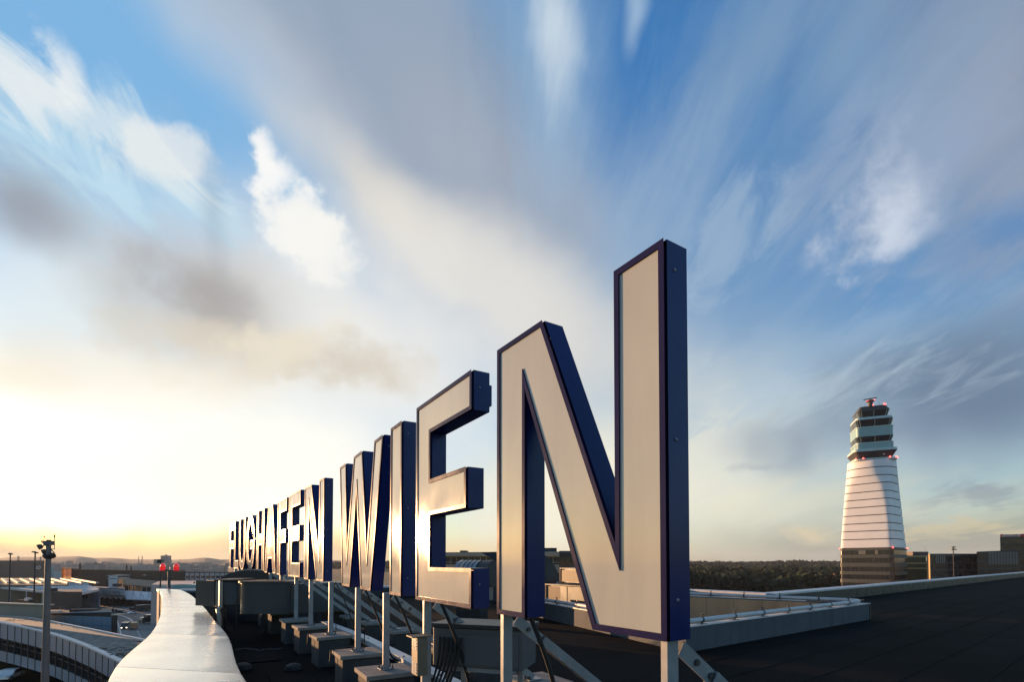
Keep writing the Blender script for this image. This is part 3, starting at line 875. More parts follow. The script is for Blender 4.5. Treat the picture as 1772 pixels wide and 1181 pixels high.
for i, (x, y, what, _) in enumerate(post_px):
    p, t, nb = line_hit(x, y)
    zt = p.z - 0.004
    r = thing('support_post', (p.x, p.y, ZB), 'galvanised steel post with sloping brace under the ' + what, 'post', 'posts holding up the sign letters')
    foot = Vector((p.x, p.y, ZB))
    ax = (t, nb, Vector((0, 0, 1)))
    b = MB(); b.box(foot + Vector((0, 0, (zt - ZB) / 2 + .006)), (0.062, 0.10, zt - ZB - .012), ax=ax); b.build('upright', M_galv, r, bevel=0.006)
    b = MB(); b.box(foot + Vector((0, 0, 0.008)), (0.20, 0.22, 0.016), ax=ax); bp_ = b.build('base_plate', M_galv, r, bevel=0.003)
    if p.y < 16:
        for s1 in (-1, 1):
            for s2 in (-1, 1):
                c = foot + t * 0.075 * s1 + nb * 0.085 * s2
                b = MB(); b.tube(c + Vector((0, 0, .016)), c + Vector((0, 0, .034)), 0.02, 6); b.tube(c + Vector((0, 0, .034)), c + Vector((0, 0, .075)), 0.009, 6); b.build('anchor_bolt', M_bolt, bp_)
    # head rail under the letter, gusset with bolts, sloping brace
    h0 = Vector((p.x, p.y, zt - 0.03)) + nb * 0.06
    tail = Vector((p.x, p.y, 0)) + nb * 1.62; tail.z = ZB + 0.03
    dvec = (tail - h0)
    b = MB(); q0 = h0 + dvec * 0.03; q1 = h0 + dvec * 0.27
    b.bar(q0, q1, 0.012, 0.105); gs_ = b.build('gusset', M_galv, r)
    b = MB()
    b.bar(h0 + dvec * 0.22 + t * 0.034, tail + t * 0.034, 0.010, 0.095)
    b.bar(h0 + dvec * 0.22 - t * 0.034, tail - t * 0.034, 0.010, 0.095)
    off = (dvec.normalized().cross(t)).normalized()
    if off.z < 0: off = -off
    b.bar(h0 + dvec * 0.22 + off * 0.0425, tail + off * 0.0425, 0.058, 0.010, up=off)
    b.build('brace', M_galv, r)
    if p.y < 19:
        for fq in (0.12, 0.21):
            c = h0 + dvec * fq
            b = MB(); b.tube(c - t * 0.024, c + t * 0.024, 0.022, 8); b.build('bolt', M_bolt, gs_)
    b = MB(); b.box(Vector((tail.x, tail.y, ZB + 0.008)), (0.18, 0.22, 0.016), ax=ax); fp_ = b.build('foot_plate', M_galv, r)
    if p.y < 16:
        for s1 in (-1, 1):
            c = Vector((tail.x, tail.y, ZB)) + t * 0.06 * s1 - nb * 0.08
            b = MB(); b.tube(c + Vector((0, 0, .016)), c + Vector((0, 0, .06)), 0.016, 6); b.build('anchor_bolt', M_bolt, fp_)
    POSTS.append((foot, t, nb, tail))

def block(c, t, nb, L, Wd, lab, grp, z1):
    r = thing('ballast_block', (c.x, c.y, ZF), lab, 'concrete block', grp)
    ax = (t, nb, Vector((0, 0, 1)))
    b = MB(); h = z1 - 0.075 - ZF - 0.006
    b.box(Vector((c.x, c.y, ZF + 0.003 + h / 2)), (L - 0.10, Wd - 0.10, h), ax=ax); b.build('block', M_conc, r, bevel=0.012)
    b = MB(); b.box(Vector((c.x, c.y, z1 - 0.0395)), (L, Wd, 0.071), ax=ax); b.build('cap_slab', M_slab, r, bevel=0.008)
for i, (foot, t, nb, tail) in enumerate(POSTS):
    what = post_px[i][2]
    zt = ZB - 0.003
    gap = min([(foot - q[0]).length for j, q in enumerate(POSTS) if j != i])
    L = min(0.80, gap * 0.62)
    block(foot + nb * 0.0, t, nb, L, 0.80, 'block with pale cap under the post of the ' + what, 'concrete blocks under the letter posts', zt)
    block(Vector((tail.x, tail.y, 0)) + nb * 0.1, t, nb, L, 0.70, 'rear block at the brace foot of the ' + what, 'concrete blocks under the braces', zt)

# ---------------------------------------------------------------- cable duct, cables
def offs(i, q): f, t, nb, tail = POSTS[i]; return Vector((f.x, f.y, 0)) + nb * q
pts = [offs(0, .82) + (offs(0, .82) - offs(1, .82)).normalized() * 1.0] + [offs(i, .82) for i in range(0, 8)]
tray = thing('cable_trunking', (pts[3].x, pts[3].y, ZF), 'long white sheet metal cable trunking running between the front and rear concrete blocks', 'cable trunking')
for a, b_ in zip(pts, pts[1:]):
    d = (b_ - a).normalized()
    b = MB(); b.bar(a + d * .004 + Vector((0, 0, EYE - 1.90)), b_ - d * .004 + Vector((0, 0, EYE - 1.90)), 0.20, 0.11); b.build('channel', M_white, tray)
    b = MB(); b.bar(a + d * .004 + Vector((0, 0, EYE - 1.837)), b_ - d * .004 + Vector((0, 0, EYE - 1.837)), 0.225, 0.012); b.build('cover', M_white, tray)
    c = a.lerp(b_, 0.5)
    b = MB(); b.box(Vector((c.x, c.y, ZF + 0.222)), (0.08, 0.25, 0.440), math.atan2(d.y, d.x)); b.build('foot', M_dark, tray)

def sag(a, b_, drop, n=14, side=Vector((0, 0, 0))):
    return [a.lerp(b_, i / n) - Vector((0, 0, drop * 4 * (i / n) * (1 - i / n))) + side * math.sin(math.pi * i / n) for i in range(n + 1)]
cab_lab = ['black cable hanging from the nearest letter N beside its left post', 'black cable dropping from the large letter E to the trunking', 'pair member of black cable beside the post of the letter I', 'black cable hanging down beside the post of the letter W', 'thin black cable looping over the block of the smaller letter N']
for k, (i, dx, r_) in enumerate([(1, .30, .022), (2, .28, .022), (3, .20, .02), (4, .22, .02), (5, .16, .014)]):
    f, t, nb, tail = POSTS[i]
    a = Vector((f.x, f.y, LINE[[12, 12, 11, 10, 9, 8][i + 0 if i else 0]][0].z)) + t * dx + nb * 0.06
    e = offs(i, .60) + t * (dx * .4) + Vector((0, 0, EYE - 1.80))
    path = sag(a, e, -0.05, 12, t * 0.07)
    path += sag(e, e + t * 0.25 + nb * 0.2 + Vector((0, 0, -.02)), 0.10, 6)[1:]
    b = MB(); b.pipe(path, r_, 8)
    tag(b.build('power_cable', M_black, smooth=60), cab_lab[k], 'cable', 'black cables under the letters')
for k, (i, q) in enumerate([(4, 'letter W'), (5, 'right stroke of the smaller letter N')]):
    f, t, nb, tail = POSTS[i]
    a = f + nb * 0.14 + Vector((0, 0, 0.45)); e = f - t * .33 - nb * .32 + Vector((0, 0, .01))
    path = sag(a, f + nb * .16 - t * .12 + Vector((0, 0, .03)), 0.02, 6, t * -.05) + sag(f + nb * .16 - t * .12 + Vector((0, 0, .03)), e, -0.03, 6)[1:] + [e - nb * .12 - Vector((0, 0, .02)), e - nb * .13 - Vector((0, 0, .25))]
    b = MB(); b.pipe(path, 0.009, 6); tag(b.build('thin_cable', M_black, smooth=60), 'thin black wire draped over the cap below the ' + q, 'cable', 'thin wires on the blocks')

# ---------------------------------------------------------------- switch cabinet on its stand, ventilated box
f, t, nb, tail = POSTS[2]
P1, P2 = P(748, 1095, 6.75), P(903, 1084, 6.35)
cd = (P2 - P1); cd.z = 0; cw = cd.length; cd.normalize(); cn = Vector((-cd.y, cd.x, 0))
zt = EYE - 0.86; zb = EYE - 1.36
r = thing('switch_cabinet', (P1 + cd * cw / 2 + cn * .3).xy.to_3d() + Vector((0, 0, ZF)), 'grey metal switch cabinet on a steel stand behind the posts of the letter E', 'cabinet')
c0 = Vector((P1.x, P1.y, 0)) + cd * cw / 2 + cn * 0.32
ax = (cd, cn, Vector((0, 0, 1)))
b = MB(); b.box(c0 + Vector((0, 0, (zt + zb) / 2)), (cw, 0.60, zt - zb), ax=ax); b.build('body', M_cab, r, bevel=0.01)
b = MB(); b.box(c0 + Vector((0, 0, zt + 0.03)), (cw + 0.08, 0.68, 0.05), ax=ax); b.build('lid', M_dark, r, bevel=0.008)
b = MB(); b.box(c0 - cn * 0.31 + cd * (cw * .1) + Vector((0, 0, (zt + zb) / 2 - .02)), (cw * .72, 0.014, zt - zb - .10), ax=ax); b.build('door', M_cab, r, bevel=0.004)
for s1, s2 in ((-1, -1), (1, -1), (-1, 1), (1, 1)):
    b = MB(); b.box(c0 + cd * (s1 * (cw / 2 - .2)) + cn * .24 * s2 + Vector((0, 0, (ZF + zb - .06) / 2)), (0.06, 0.06, zb - .06 - ZF), ax=ax); b.build('leg', M_galv, r)
for s2 in (-1, 1):
    b = MB(); b.box(c0 + cn * .24 * s2 + Vector((0, 0, zb - .032)), (cw - .2, 0.06, 0.055), ax=ax); b.build('stand_rail', M_galv, r)
for k in range(6):
    a = c0 - cn * .325 - cd * (cw / 2 - .12 - .06 * k) + Vector((0, 0, zt - .12))
    e = a + Vector((0, 0, -0.62)) - cd * (.10 + .012 * k) - cn * .06
    b = MB(); b.pipe(sag(a, e, 0.0, 10, cd * (.05) - cn * .03), 0.016, 6); b.build('wiring', M_black, r, smooth=60)
vb = P(726, 1133, 6.35)
v = thing('vent_box', (vb.x, vb.y, EYE - 1.62), 'small tan metal box with two perforated vent panels beside the letter E post', 'box')
axv = (t, nb, Vector((0, 0, 1)))
b = MB(); b.box(Vector((vb.x, vb.y, EYE - 1.16)), (0.20, 0.13, 0.46), ax=axv); b.build('housing', M_vent, v, bevel=0.004)
b = MB(); b.box(Vector((vb.x, vb.y, EYE - .915)), (0.20, 0.27, 0.015), ax=axv); b.build('lid', M_vent, v)
b = MB(); b.box(Vector((vb.x, vb.y, (ZF + EYE - 1.40) / 2)) + nb * .05, (0.05, 0.05, EYE - 1.40 - ZF), ax=axv); b.build('leg', M_galv, v)
for pz in (EYE - 1.01, EYE - 1.30):
    b = MB()
    for i in range(3):
        for j in range(4):
            c = Vector((vb.x, vb.y, pz)) - nb * .068 + t * (.055 * (i - 1)) + Vector((0, 0, .036 * (j - 1.5)))
            b.box(c, (0.038, 0.006, 0.024), ax=axv)
    q = b.build('sunlit_slot_plate', M_plate, v)  # bright plates stand in for sunlight showing through the slots

# ---------------------------------------------------------------- ventilation ducts
def px_box(b, x0, x1, Y, zt, zb, depth, skew=0.0):
    a, c = P(x0, 990, Y), P(x1, 990, Y + skew)
    d = (c - a); d.z = 0; n_ = Vector((-d.y, d.x, 0)).normalized() * depth
    lo = [Vector((a.x, a.y, zb)), Vector((c.x, c.y, zb)), Vector((c.x, c.y, zb)) + n_, Vector((a.x, a.y, zb)) + n_]
    return b.hexa(lo, [Vector((p.x, p.y, zt)) for p in lo])
dz_t, dz_b = EYE - .67, EYE - 1.63
r = thing('air_duct', P(480, 1063, 16.3), 'wide dark grey sheet metal air duct with rounded corner in front of the far letters', 'duct')
a = P(407, 1010, 16.0); c = P(500, 1010, 15.9); e = P(618, 1010, 17.2)
path = [Vector((a.x - .02, a.y + 1.6, 0)), Vector((a.x, a.y + .42, 0))] + [Vector((a.x + .42 - .42 * math.cos(q), a.y + .42 - .42 * math.sin(q), 0)) for q in [math.pi / 2 * k / 8 for k in range(1, 9)]] + [Vector((c.x, c.y, 0))]
back_ = Vector((c.x, c.y + 1.7, 0))
pl = path + [back_]
b = MB(); b.loft([[Vector((p.x, p.y, dz_b)) for p in pl], [Vector((p.x, p.y, dz_t)) for p in pl]]); b.build('elbow', M_duct, r, smooth=40)
b = MB(); b.hexa([Vector((c.x + .02, c.y + .03, dz_b + .02)), Vector((e.x, e.y, dz_b + .02)), Vector((e.x, e.y + 1.5, dz_b + .02)), Vector((c.x + .02, c.y + 1.6, dz_b + .02))],
                 [Vector((c.x + .02, c.y + .03, dz_t - .02)), Vector((e.x, e.y, dz_t - .02)), Vector((e.x, e.y + 1.5, dz_t - .02)), Vector((c.x + .02, c.y + 1.6, dz_t - .02))]); b.build('straight_run', M_duct, r)
b = MB(); b.loft([[Vector((p.x, p.y, dz_t + .002)) + (Vector((p.x, p.y, 0)) - Vector((c.x - .8, c.y + .8, 0))).normalized() * .06 for p in pl], [Vector((p.x, p.y, dz_t + .06)) + (Vector((p.x, p.y, 0)) - Vector((c.x - .8, c.y + .8, 0))).normalized() * .06 for p in pl]]); b.build('lid', M_dark, r)
b = MB(); b.hexa([Vector((c.x - .05, c.y - .03, dz_b)), Vector((c.x + .05, c.y - .02, dz_b)), Vector((c.x + .05, c.y + 1.65, dz_b)), Vector((c.x - .05, c.y + 1.65, dz_b))], [Vector((c.x - .05, c.y - .03, dz_t + .03)), Vector((c.x + .05, c.y - .02, dz_t + .03)), Vector((c.x + .05, c.y + 1.65, dz_t + .03)), Vector((c.x - .05, c.y + 1.65, dz_t + .03))]); b.build('flange', M_dark, r)
for q in (pl[3] + Vector((.5, .6, 0)), Vector((c.x - .3, c.y + .5, 0)), Vector((e.x - .4, e.y + .5, 0))):
    b = MB(); b.box(Vector((q.x, q.y, (ZF + dz_b) / 2)), (.08, .08, dz_b - ZF - .01)); b.build('leg', M_dark, r)

r = thing('air_duct', P(392, 1050, 17.4), 'dark duct end with sunlit orange flanges at the far left of the letters', 'duct')
b = MB(); px_box(b, 384, 412, 17.4, EYE - .66, EYE - 1.48, 1.5, .1); b.build('body', M_duct, r, bevel=.02)
for x0, x1 in ((371.5, 374), (375, 378.6), (381, 386)):
    b = MB(); px_box(b, x0, x1, 17.3, EYE - .64, EYE - 1.50 + (x0 - 371) * -.004, .9, .05); b.build('flange', M_sunedge if x0 != 371.5 else M_dark, r)
b = MB(); px_box(b, 371, 412, 17.25, EYE - .60, EYE - .645, 1.6, .1); b.build('lid', M_dark, r)
b = MB(); b.pipe([P(383, 1050, 17.3), P(377, 1056, 17.2), P(379, 1066, 17.1), Vector((*P(380, 1066, 17.1).xy, ZF + .02))], .07, 8); b.build('drain_pipe', M_sunedge, r, smooth=60)
for x in (390, 408):
    p = P(x, 1050, 17.7); b = MB(); b.box(Vector((p.x, p.y, (ZF + EYE - 1.48) / 2)), (.08, .08, EYE - 1.49 - ZF)); b.build('leg', M_dark, r)

# half-round hood behind it
hc = P(432, 1010, 20.5); hr = P(432, 1010, 20.5).x - P(378, 1010, 20.5).x
r = thing('barrel_hood', hc, 'half round dark metal hood with a bright sunlit rim behind the far duct', 'hood')
def half_barrel(b, c, rx, rz, y0, y1, z0, th=0.0, n=20):
    ra = [Vector((c.x - rx * math.cos(math.pi * k / n), y0, z0 + rz * math.sin(math.pi * k / n))) for k in range(n + 1)]
    rb_ = [Vector((p.x, y1, p.z)) for p in ra]
    return b.loft([ra, rb_])
b = MB(); half_barrel(b, hc, hr, .52, hc.y, hc.y + 2.5, EYE - .86); b.build('barrel', M_dark, r, smooth=40)
b = MB(); half_barrel(b, hc, hr + .05, .56, hc.y + .2, hc.y + .45, EYE - .86); b.build('rim', M_sunedge, r, smooth=40)
b = MB(); b.box(Vector((hc.x, hc.y + 1.3, (ZF + EYE - .87) / 2)), (1.8 * hr, 2.2, EYE - .88 - ZF)); b.build('base', M_dark, r)

# right-hand group: ribbed drum with hood, big drum, box ducts lit by the sun
ca, cb_ = P(797, 985, 20.6), P(838, 985, 19.9)
r = thing('drum_duct', (ca + cb_) / 2 - Vector((0, 0, 1)), 'ribbed round metal duct seen through the large letter E', 'duct')
dd = (cb_ - ca); dd.z = 0; dd.normalize(); zc = EYE - .45
for k in range(5):
    q = ca + dd * (.08 + .22 * k); q.z = zc
    b = MB(); b.tube(q, q + dd * .205, .52, 24); b.build('ring', M_ductl if k != 1 else M_sunedge, r, smooth=40)
    b = MB(); b.tube(q + dd * .206, q + dd * .219, .535, 24); b.build('seam', M_dark, r, smooth=40)
q = ca + dd * 1.19; q.z = zc
b = MB(); b.tube(q, q + dd * .5, .51, 24); b.build('mouth', M_dark, r, smooth=40)
b = MB(); b.box(Vector((q.x - dd.x * .6, q.y - dd.y * .6, (ZF + zc - .4) / 2)), (1.2, .5, zc - .42 - ZF), math.atan2(dd.y, dd.x)); b.build('saddle', M_dark, r)
h1, h2 = P(832, 956, 20.6), P(905, 953, 21.6)
r = thing('rain_hood', h1 - Vector((0, 0, .8)), 'black wedge shaped rain hood above the ribbed duct', 'hood')
b = MB(); z0 = EYE - .72
b.poly([P(831.5, 956.5, 20.8), P(852, 968, 20.8), P(852, 1000, 20.8), P(925, 1000, 22), P(925, 954, 22)], Vector((.5, 1.8, 0))); b.build('shell', M_black, r)
b = MB(); b.box(Vector((h1.x + 1.2, h1.y + 1.3, (ZF + EYE - .7) / 2)), (1.0, 1.0, EYE - .72 - ZF)); b.build('plinth', M_dark, r)
b = MB(); b.poly([P(847, 985, 19.6), P(853.5, 985, 19.6), P(849, 976, 19.6)], Vector((.1, .3, 0))); b.box(P(850, 1012, 19.8), (.14, .14, 1.2)); tag(b.build('vent_cowl', M_ductl), 'little pointed vent cowl just beside the large letter E', 'vent')
bc_ = P(905, 1012, 30.5)
r = thing('drum_duct', bc_ - Vector((0, 0, .9)), 'big dark half round drum duct behind the nearest letter N', 'duct')
b = MB(); half_barrel(b, bc_, P(968, 1012, 30.5).x - bc_.x, 2.0, bc_.y, bc_.y + 2.6, EYE - 1.2); b.build('drum', M_duct, r, smooth=40)
b = MB(); b.box(Vector((bc_.x, bc_.y + 1.3, (ZF + EYE - 1.2) / 2)), (4.0, 2.4, EYE - 1.21 - ZF)); b.build('base', M_duct, r)
def boxduct(x0, x1, yt, yb, Y, lab, nbay, sk=-4.0):
    c = P((x0 + x1) / 2, yb, Y)
    r = thing('box_duct', c, lab, 'duct', 'sunlit box ducts')
    zt_, zb_ = P(x0, yt, Y).z, P(x0, yb, Y).z
    b = MB(); px_box(b, x0 + 1, x1 - 1, Y + .05, zt_ - .03, zb_, 1.4, sk); b.build('body', M_duct, r)
    for k in range(nbay):
        xa, xb = x0 + (x1 - x0) * k / nbay, x0 + (x1 - x0) * (k + 1) / nbay
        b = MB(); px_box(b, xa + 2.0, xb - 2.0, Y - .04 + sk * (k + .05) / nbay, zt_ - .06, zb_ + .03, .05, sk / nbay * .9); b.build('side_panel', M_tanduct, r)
        b = MB(); px_box(b, xa - .9, xa + 1.1, Y - .08 + sk * k / nbay, zt_, zb_, .12, -.06); b.build('flange', M_dark, r)
    b = MB(); px_box(b, x0 - 1, x1 + 1, Y - .06, zt_ + .04, zt_, 1.5, sk); b.build('lid', M_duct, r)
    for x in (x0 + 5, x1 - 5):
        p = P(x, yb, Y + .5 + sk * (x - x0) / (x1 - x0)); b = MB(); b.box(Vector((p.x, p.y, (ZW - 4.88 + zb_) / 2)), (.1, .1, zb_ - ZW + 4.88)); b.build('leg', M_dark, r)
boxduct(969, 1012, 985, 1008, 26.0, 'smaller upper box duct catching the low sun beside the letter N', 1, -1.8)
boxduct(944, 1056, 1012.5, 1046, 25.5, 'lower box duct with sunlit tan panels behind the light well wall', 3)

# ---------------------------------------------------------------- red obstruction lights at the end of the parapet
q = G(292, 1019, ZP); q = q.lerp(G(292, 1021, ZP), .5); Yq = q.y
r = thing('obstruction_light', q, 'pair of red obstruction lights on a grey T shaped stand at the parapet end', 'beacon')
b = MB(); b.tube(P(292.5, 1019.5, Yq), P(292.5, 989.5, Yq), .09, 10, .08); b.build('mast', M_duct, r, smooth=40)
b = MB(); b.bar(P(279, 988.3, Yq), P(307.5, 988.3, Yq), .12, .07); b.build('crossbar', M_duct, r)
b = MB()
for x in (287, 299): b.tube(P(x, 990, Yq), P(x, 1003, Yq), .015, 6)
b.bar(P(287, 997, Yq), P(299, 997, Yq), .03, .03); b.bar(P(287, 1003, Yq), P(299, 1003, Yq), .03, .03); b.build('junction_cage', M_duct, r)
for x in (281.5, 305.2):
    base = P(x, 987.2, Yq)
    b = MB(); b.lathe(base, [(.17, -.04), (.18, 0), (.14, .03), (.14, .05)], 16); o = b.build('lamp_base', M_red, r, smooth=40)
    b = MB(); b.lathe(base, [(.135, .05), (.15, .12), (.148, .24), (.12, .34), (.07, .39), (.0, .405)], 18); b.build('lens', M_red, o, smooth=50)
    b = MB(); b.bar(base + Vector((-.22, 0, .01)), base + Vector((.22, 0, .01)), .05, .03); b.build('clip', M_dark, r)

# rubber feet and odds and ends lying on the dark roof
for k, (x, y, lab) in enumerate([(420, 1162, 'dark round rubber pad lying by the parapet foot'), (508, 1163, 'dark plastic foot lying between the blocks')]):
    p = G(x, y, ZF); b = MB(); b.lathe(p, [(.17, .003), (.19, .05), (.16, .13), (.08, .17), (.0, .175)], 14); tag(b.build('rubber_foot', M_black, smooth=40), lab, 'rubber foot')
p = G(440, 1128, ZF); b = MB()
b.pipe([p + Vector((-.5 + .1 * k, .10 * math.sin(k * .7), .03 + .03 * abs(math.sin(k * .9)))) for k in range(13)], .014, 6)
tag(b.build('loose_cable', M_cab, smooth=60), 'loose grey cable lying slack across the dark roof', 'cable')
for k, (x, y, lab) in enumerate([(452, 1140, 'farther dark felt protection mat on the roof beside the parapet'), (505, 1176, 'nearer dark felt protection mat on the roof beside the concrete blocks')]):
    p = G(x, y, ZF); b = MB(); b.box(p + Vector((0, 0, .016)), (1.3, .8, .025), 2.09); tag(b.build('protection_mat', M_bitumen), lab, 'mat', 'felt mats on the roof')

# ---------------------------------------------------------------- left: concourse with glass front
conc_px = [(-62, 1068, 85.0), (0, 1079, 80), (52, 1090, 76.5), (100, 1102.5, 72.5), (150, 1121, 67), (190, 1139.5, 62), (215, 1152, 59), (262, 1178, 54)]
CP = [P(*q) for q in conc_px]
XS = [-61 + 12.3 * k if k < 12 else -61 + 12.3 * 12 + 11.2 * (k - 12) for k in range(26)]
def conc_at(x):
    for i in range(len(conc_px) - 1):
        if conc_px[i][0] <= x <= conc_px[i + 1][0]:
            return cr(CP, i + (x - conc_px[i][0]) / (conc_px[i + 1][0] - conc_px[i][0]))
    return CP[-1]
conc = thing('concourse_building', (CP[3].x, CP[3].y + 8, 0), 'curved concourse with two bands of pale glass panels and gravel roof', 'building')
pts = [conc_at(min(max(x, -62), 262)) for x in XS]
for a, b_ in zip(pts, pts[1:]):
    d = (b_ - a); d.z = 0; d.normalize(); nn = Vector((-d.y, d.x, 0)); L = (b_ - a)
    p, q = a + L * .035, a + L * .965
    for (z0, z1, nm) in ((-2.34, -.06, 'upper_glass_panel'), (-5.85, -4.28, 'lower_glass_panel')):
        b = MB(); zz0, zz1 = Vector((0, 0, z0)), Vector((0, 0, z1))
        b.hexa([p + zz0, q + zz0, q + zz0 + nn * .1, p + zz0 + nn * .1], [p + zz1, q + zz1, q + zz1 + nn * .1, p + zz1 + nn * .1])
        b.build(nm, M_pglass, conc)
    b = MB(); b.box(a + Vector((0, 0, -2.95)) + nn * .06, (.13, .22, 5.9), math.atan2(d.y, d.x)); b.build('mullion', M_dark, conc)
def band(name, m, z0, z1, o0, o1):
    rows = []
    for i, p in enumerate(pts):
        d = (pts[min(i + 1, len(pts) - 1)] - pts[max(i - 1, 0)]); d.z = 0; d.normalize(); nn = Vector((-d.y, d.x, 0))
        rows.append([p + nn * o0 + Vector((0, 0, z0)), p + nn * o0 + Vector((0, 0, z1)), p + nn * o1 + Vector((0, 0, z1)), p + nn * o1 + Vector((0, 0, z0))])
    b = MB(); b.loft(rows); return b.build(name, m, conc)
band('coping', M_white, -.05, .16, -.10, .55)
band('backing_wall', M_dgrey, -2.36, -.06, .2, .5)
band('balcony_floor', M_dgrey, -4.45, -4.25, .22, 4.2)
band('backing_wall', M_dgrey, -5.9, -4.46, .2, .5)
band('soffit', M_dgrey, -2.6, -2.37, .2, 4.2)
band('rear_glazing', M_dglass, -4.24, -2.61, 3.4, 3.6)
band('handrail', M_galv, -3.32, -3.25, .3, .36)
band('access_deck', M_bitumen, -8.3, -8.0, -9, 4.4)
band('undercroft_wall', M_black, -22, -5.95, 4.5, 5.0)  # near-black colour carries the deep shade below the concourse
zr_ = EYE - 10.6
rb_ = [G(262, 1113.5, zr_), G(250, 1110.6, zr_), G(80, 1076, zr_), G(50, 1071.5, zr_), G(-90, 1064, zr_)]
rows_ = [p + Vector((0, 0, .02)) for p in pts]
poly = rows_ + [Vector((p.x, p.y, p.z)) for p in rb_]
b = MB(); b.add(poly, [tuple(t) for t in tessellate_polygon([[Vector((p.x, p.y, 0)) for p in poly]])]); b.build('gravel_roof', M_gravel, conc)
for a, b2 in zip(rb_, rb_[1:]):
    b = MB(); b.bar(a + Vector((0, 0, .1)), b2 + Vector((0, 0, .1)), .35, .3); b.build('rear_coping', M_white if a.x > -80 else M_pink, conc)
    b = MB(); b.add([a, b2, Vector((b2.x, b2.y, 0)), Vector((a.x, a.y, 0))], [(0, 1, 2, 3)]); b.build('rear_wall', M_dgrey, conc)
b = MB()                          # small pads that hold the roof membrane
for k in range(260):
    t = random.random(); i = random.random()
    f_ = cr(rows_, 4 + t * 19); q = rb_[0].lerp(rb_[3], 1 - t)
    p = f_.lerp(Vector((q.x, q.y, f_.z)), .06 + .88 * i)
    zf = f_.z + (q.z - f_.z) * (.06 + .88 * i)
    b.box((p.x, p.y, zf + .06), (.35, .35, .14), random.random())
o = b.build('roof_pad', M_dgrey, conc); o['kind'] = 'stuff'
tag(o, 'dark ballast pads dotted over the gravel')

def block_building(name, label, cat, x0, x1, yt, Y, depth, m, zb=0.0, skew=0.0, root=None, yt1=None, pname='wall'):
    """building whose front face is seen between two picture columns at forward distance Y"""
    a, c = P(x0, yt, Y), P(x1, yt if yt1 is None else yt1, Y + skew)
    if root is None:
        root = thing(name, ((a.x + c.x) / 2, (a.y + c.y) / 2, zb), label, cat)
    e_ = c if (x0 + x1) / 2 < 886 else a
    nn = Vector((e_.x, e_.y, 0)).normalized() * depth
    b = MB(); b.hexa([Vector((*a.xy, zb)), Vector((*c.xy, zb)), Vector((*(c + nn).xy, zb)), Vector((*(a + nn).xy, zb))], [a, c, c + nn, a + nn])
    b.build(pname, m, root)
    return root, a, c, nn

def face_panels(root, a, c, nn, nx, rows, m, name, gap=.06, out=.06, x_range=(0, 1), kind=None):
    """a grid of separate panels set just in front of a wall: rows = [(z0, z1)] as fractions from the top down"""
    f = -nn.normalized() * out; d = c - a; d.z = 0
    allb = MB()
    for z0, z1 in rows:
        for k in range(nx):
            s0 = x_range[0] + (x_range[1] - x_range[0]) * (k + gap) / nx; s1 = x_range[0] + (x_range[1] - x_range[0]) * (k + 1 - gap) / nx
            p, q = a + (c - a) * s0, a + (c - a) * s1
            b = allb if kind else MB()
            lo = [Vector((p.x, p.y, z1)) + f, Vector((q.x, q.y, z1)) + f, Vector((q.x, q.y, z1)) + f * .05, Vector((p.x, p.y, z1)) + f * .05]
            b.hexa(lo, [Vector((v.x, v.y, z0)) for v in lo])
            if not kind: b.build(name, m, root)
    if kind:
        o = allb.build(name, m, root); o['kind'] = kind

# blue clad block with grey column, charcoal box, pale wall
r, a, c, nn = block_building('office_block', 'low office block clad in blue metal panels behind the gravel roof', 'building', 50, 193, 1063.3, 113, 11, M_dgrey, 0, -5, yt1=1060.3)
h = a.z
face_panels(r, a, c, nn, 9, [(h - .15, h - 2.0), (h - 2.06, h - 3.9), (h - 3.96, h - 5.8)], M_blueclad, 'cladding_panel', .012, .08)
b = MB(); b.bar(a + Vector((0, 0, .06)), c + Vector((0, 0, .06)), .4, .16); b.build('coping', M_blueclad, r)
b = MB(); q = a.lerp(c, .68) + nn * .5; b.box((q.x, q.y, h + .5), (5, 2.2, 1.0), .1); b.build('roof_plant', M_dgrey, r)
b = MB(); q = a.lerp(c, .30) + nn * .3; b.box((q.x, q.y, h + .3), (2.4, 1.2, .5), .1); b.build('roof_light', M_white, r)
b = MB(); p0, p1 = P(193.5, 1066, 106), P(203.5, 1066, 105.5); b.hexa([Vector((*p0.xy, 0)), Vector((*p1.xy, 0)), Vector((p1.x - 1.5, p1.y + 1.8, 0)), Vector((p0.x - 1.5, p0.y + 1.8, 0))], [p0, p1, Vector((p1.x - 1.5, p1.y + 1.8, p1.z)), Vector((p0.x - 1.5, p0.y + 1.8, p0.z))]); b.build('stair_tower', M_dark, r)
b = MB(); b.box(((p0.x + p1.x) / 2 + .1, p0.y + .7, p0.z + .12), (1.5, 2.2, .2)); b.build('stair_cap', M_sunedge, r)
b = MB(); q = P(195.5, 1066, 107.5); b.tube((q.x, q.y, q.z - 1), (q.x, q.y, q.z + 3.3), .07, 6); b.build('roof_pole', M_dgrey, r)
r, a, c, nn = block_building('plant_building', 'windowless charcoal box building with two small vents at its foot', 'building', 85, 142, 1025, 127, 14, M_dgrey, 0, -3)
b = MB(); b.box(a.lerp(c, .04) + nn * .2 + Vector((0, 0, .35)), (1.6, 2.0, .9)); b.build('roof_box', M_dgrey, r)
for s_ in (.30, .42):
    q = a.lerp(c, s_) - nn.normalized() * .12; b = MB(); b.box((q.x, q.y, 14.4), (.7, .2, 1.2)); b.build('vent', M_brown, r)
    b = MB(); b.box((q.x + .5, q.y, 14.4), (.14, .2, 1.4)); b.build('downpipe', M_lgrey, r)
face_panels(r, a, c, nn, 5, [(a.z - .1, a.z - 5.8)], M_dgrey, 'cladding_panel', .006, .05)
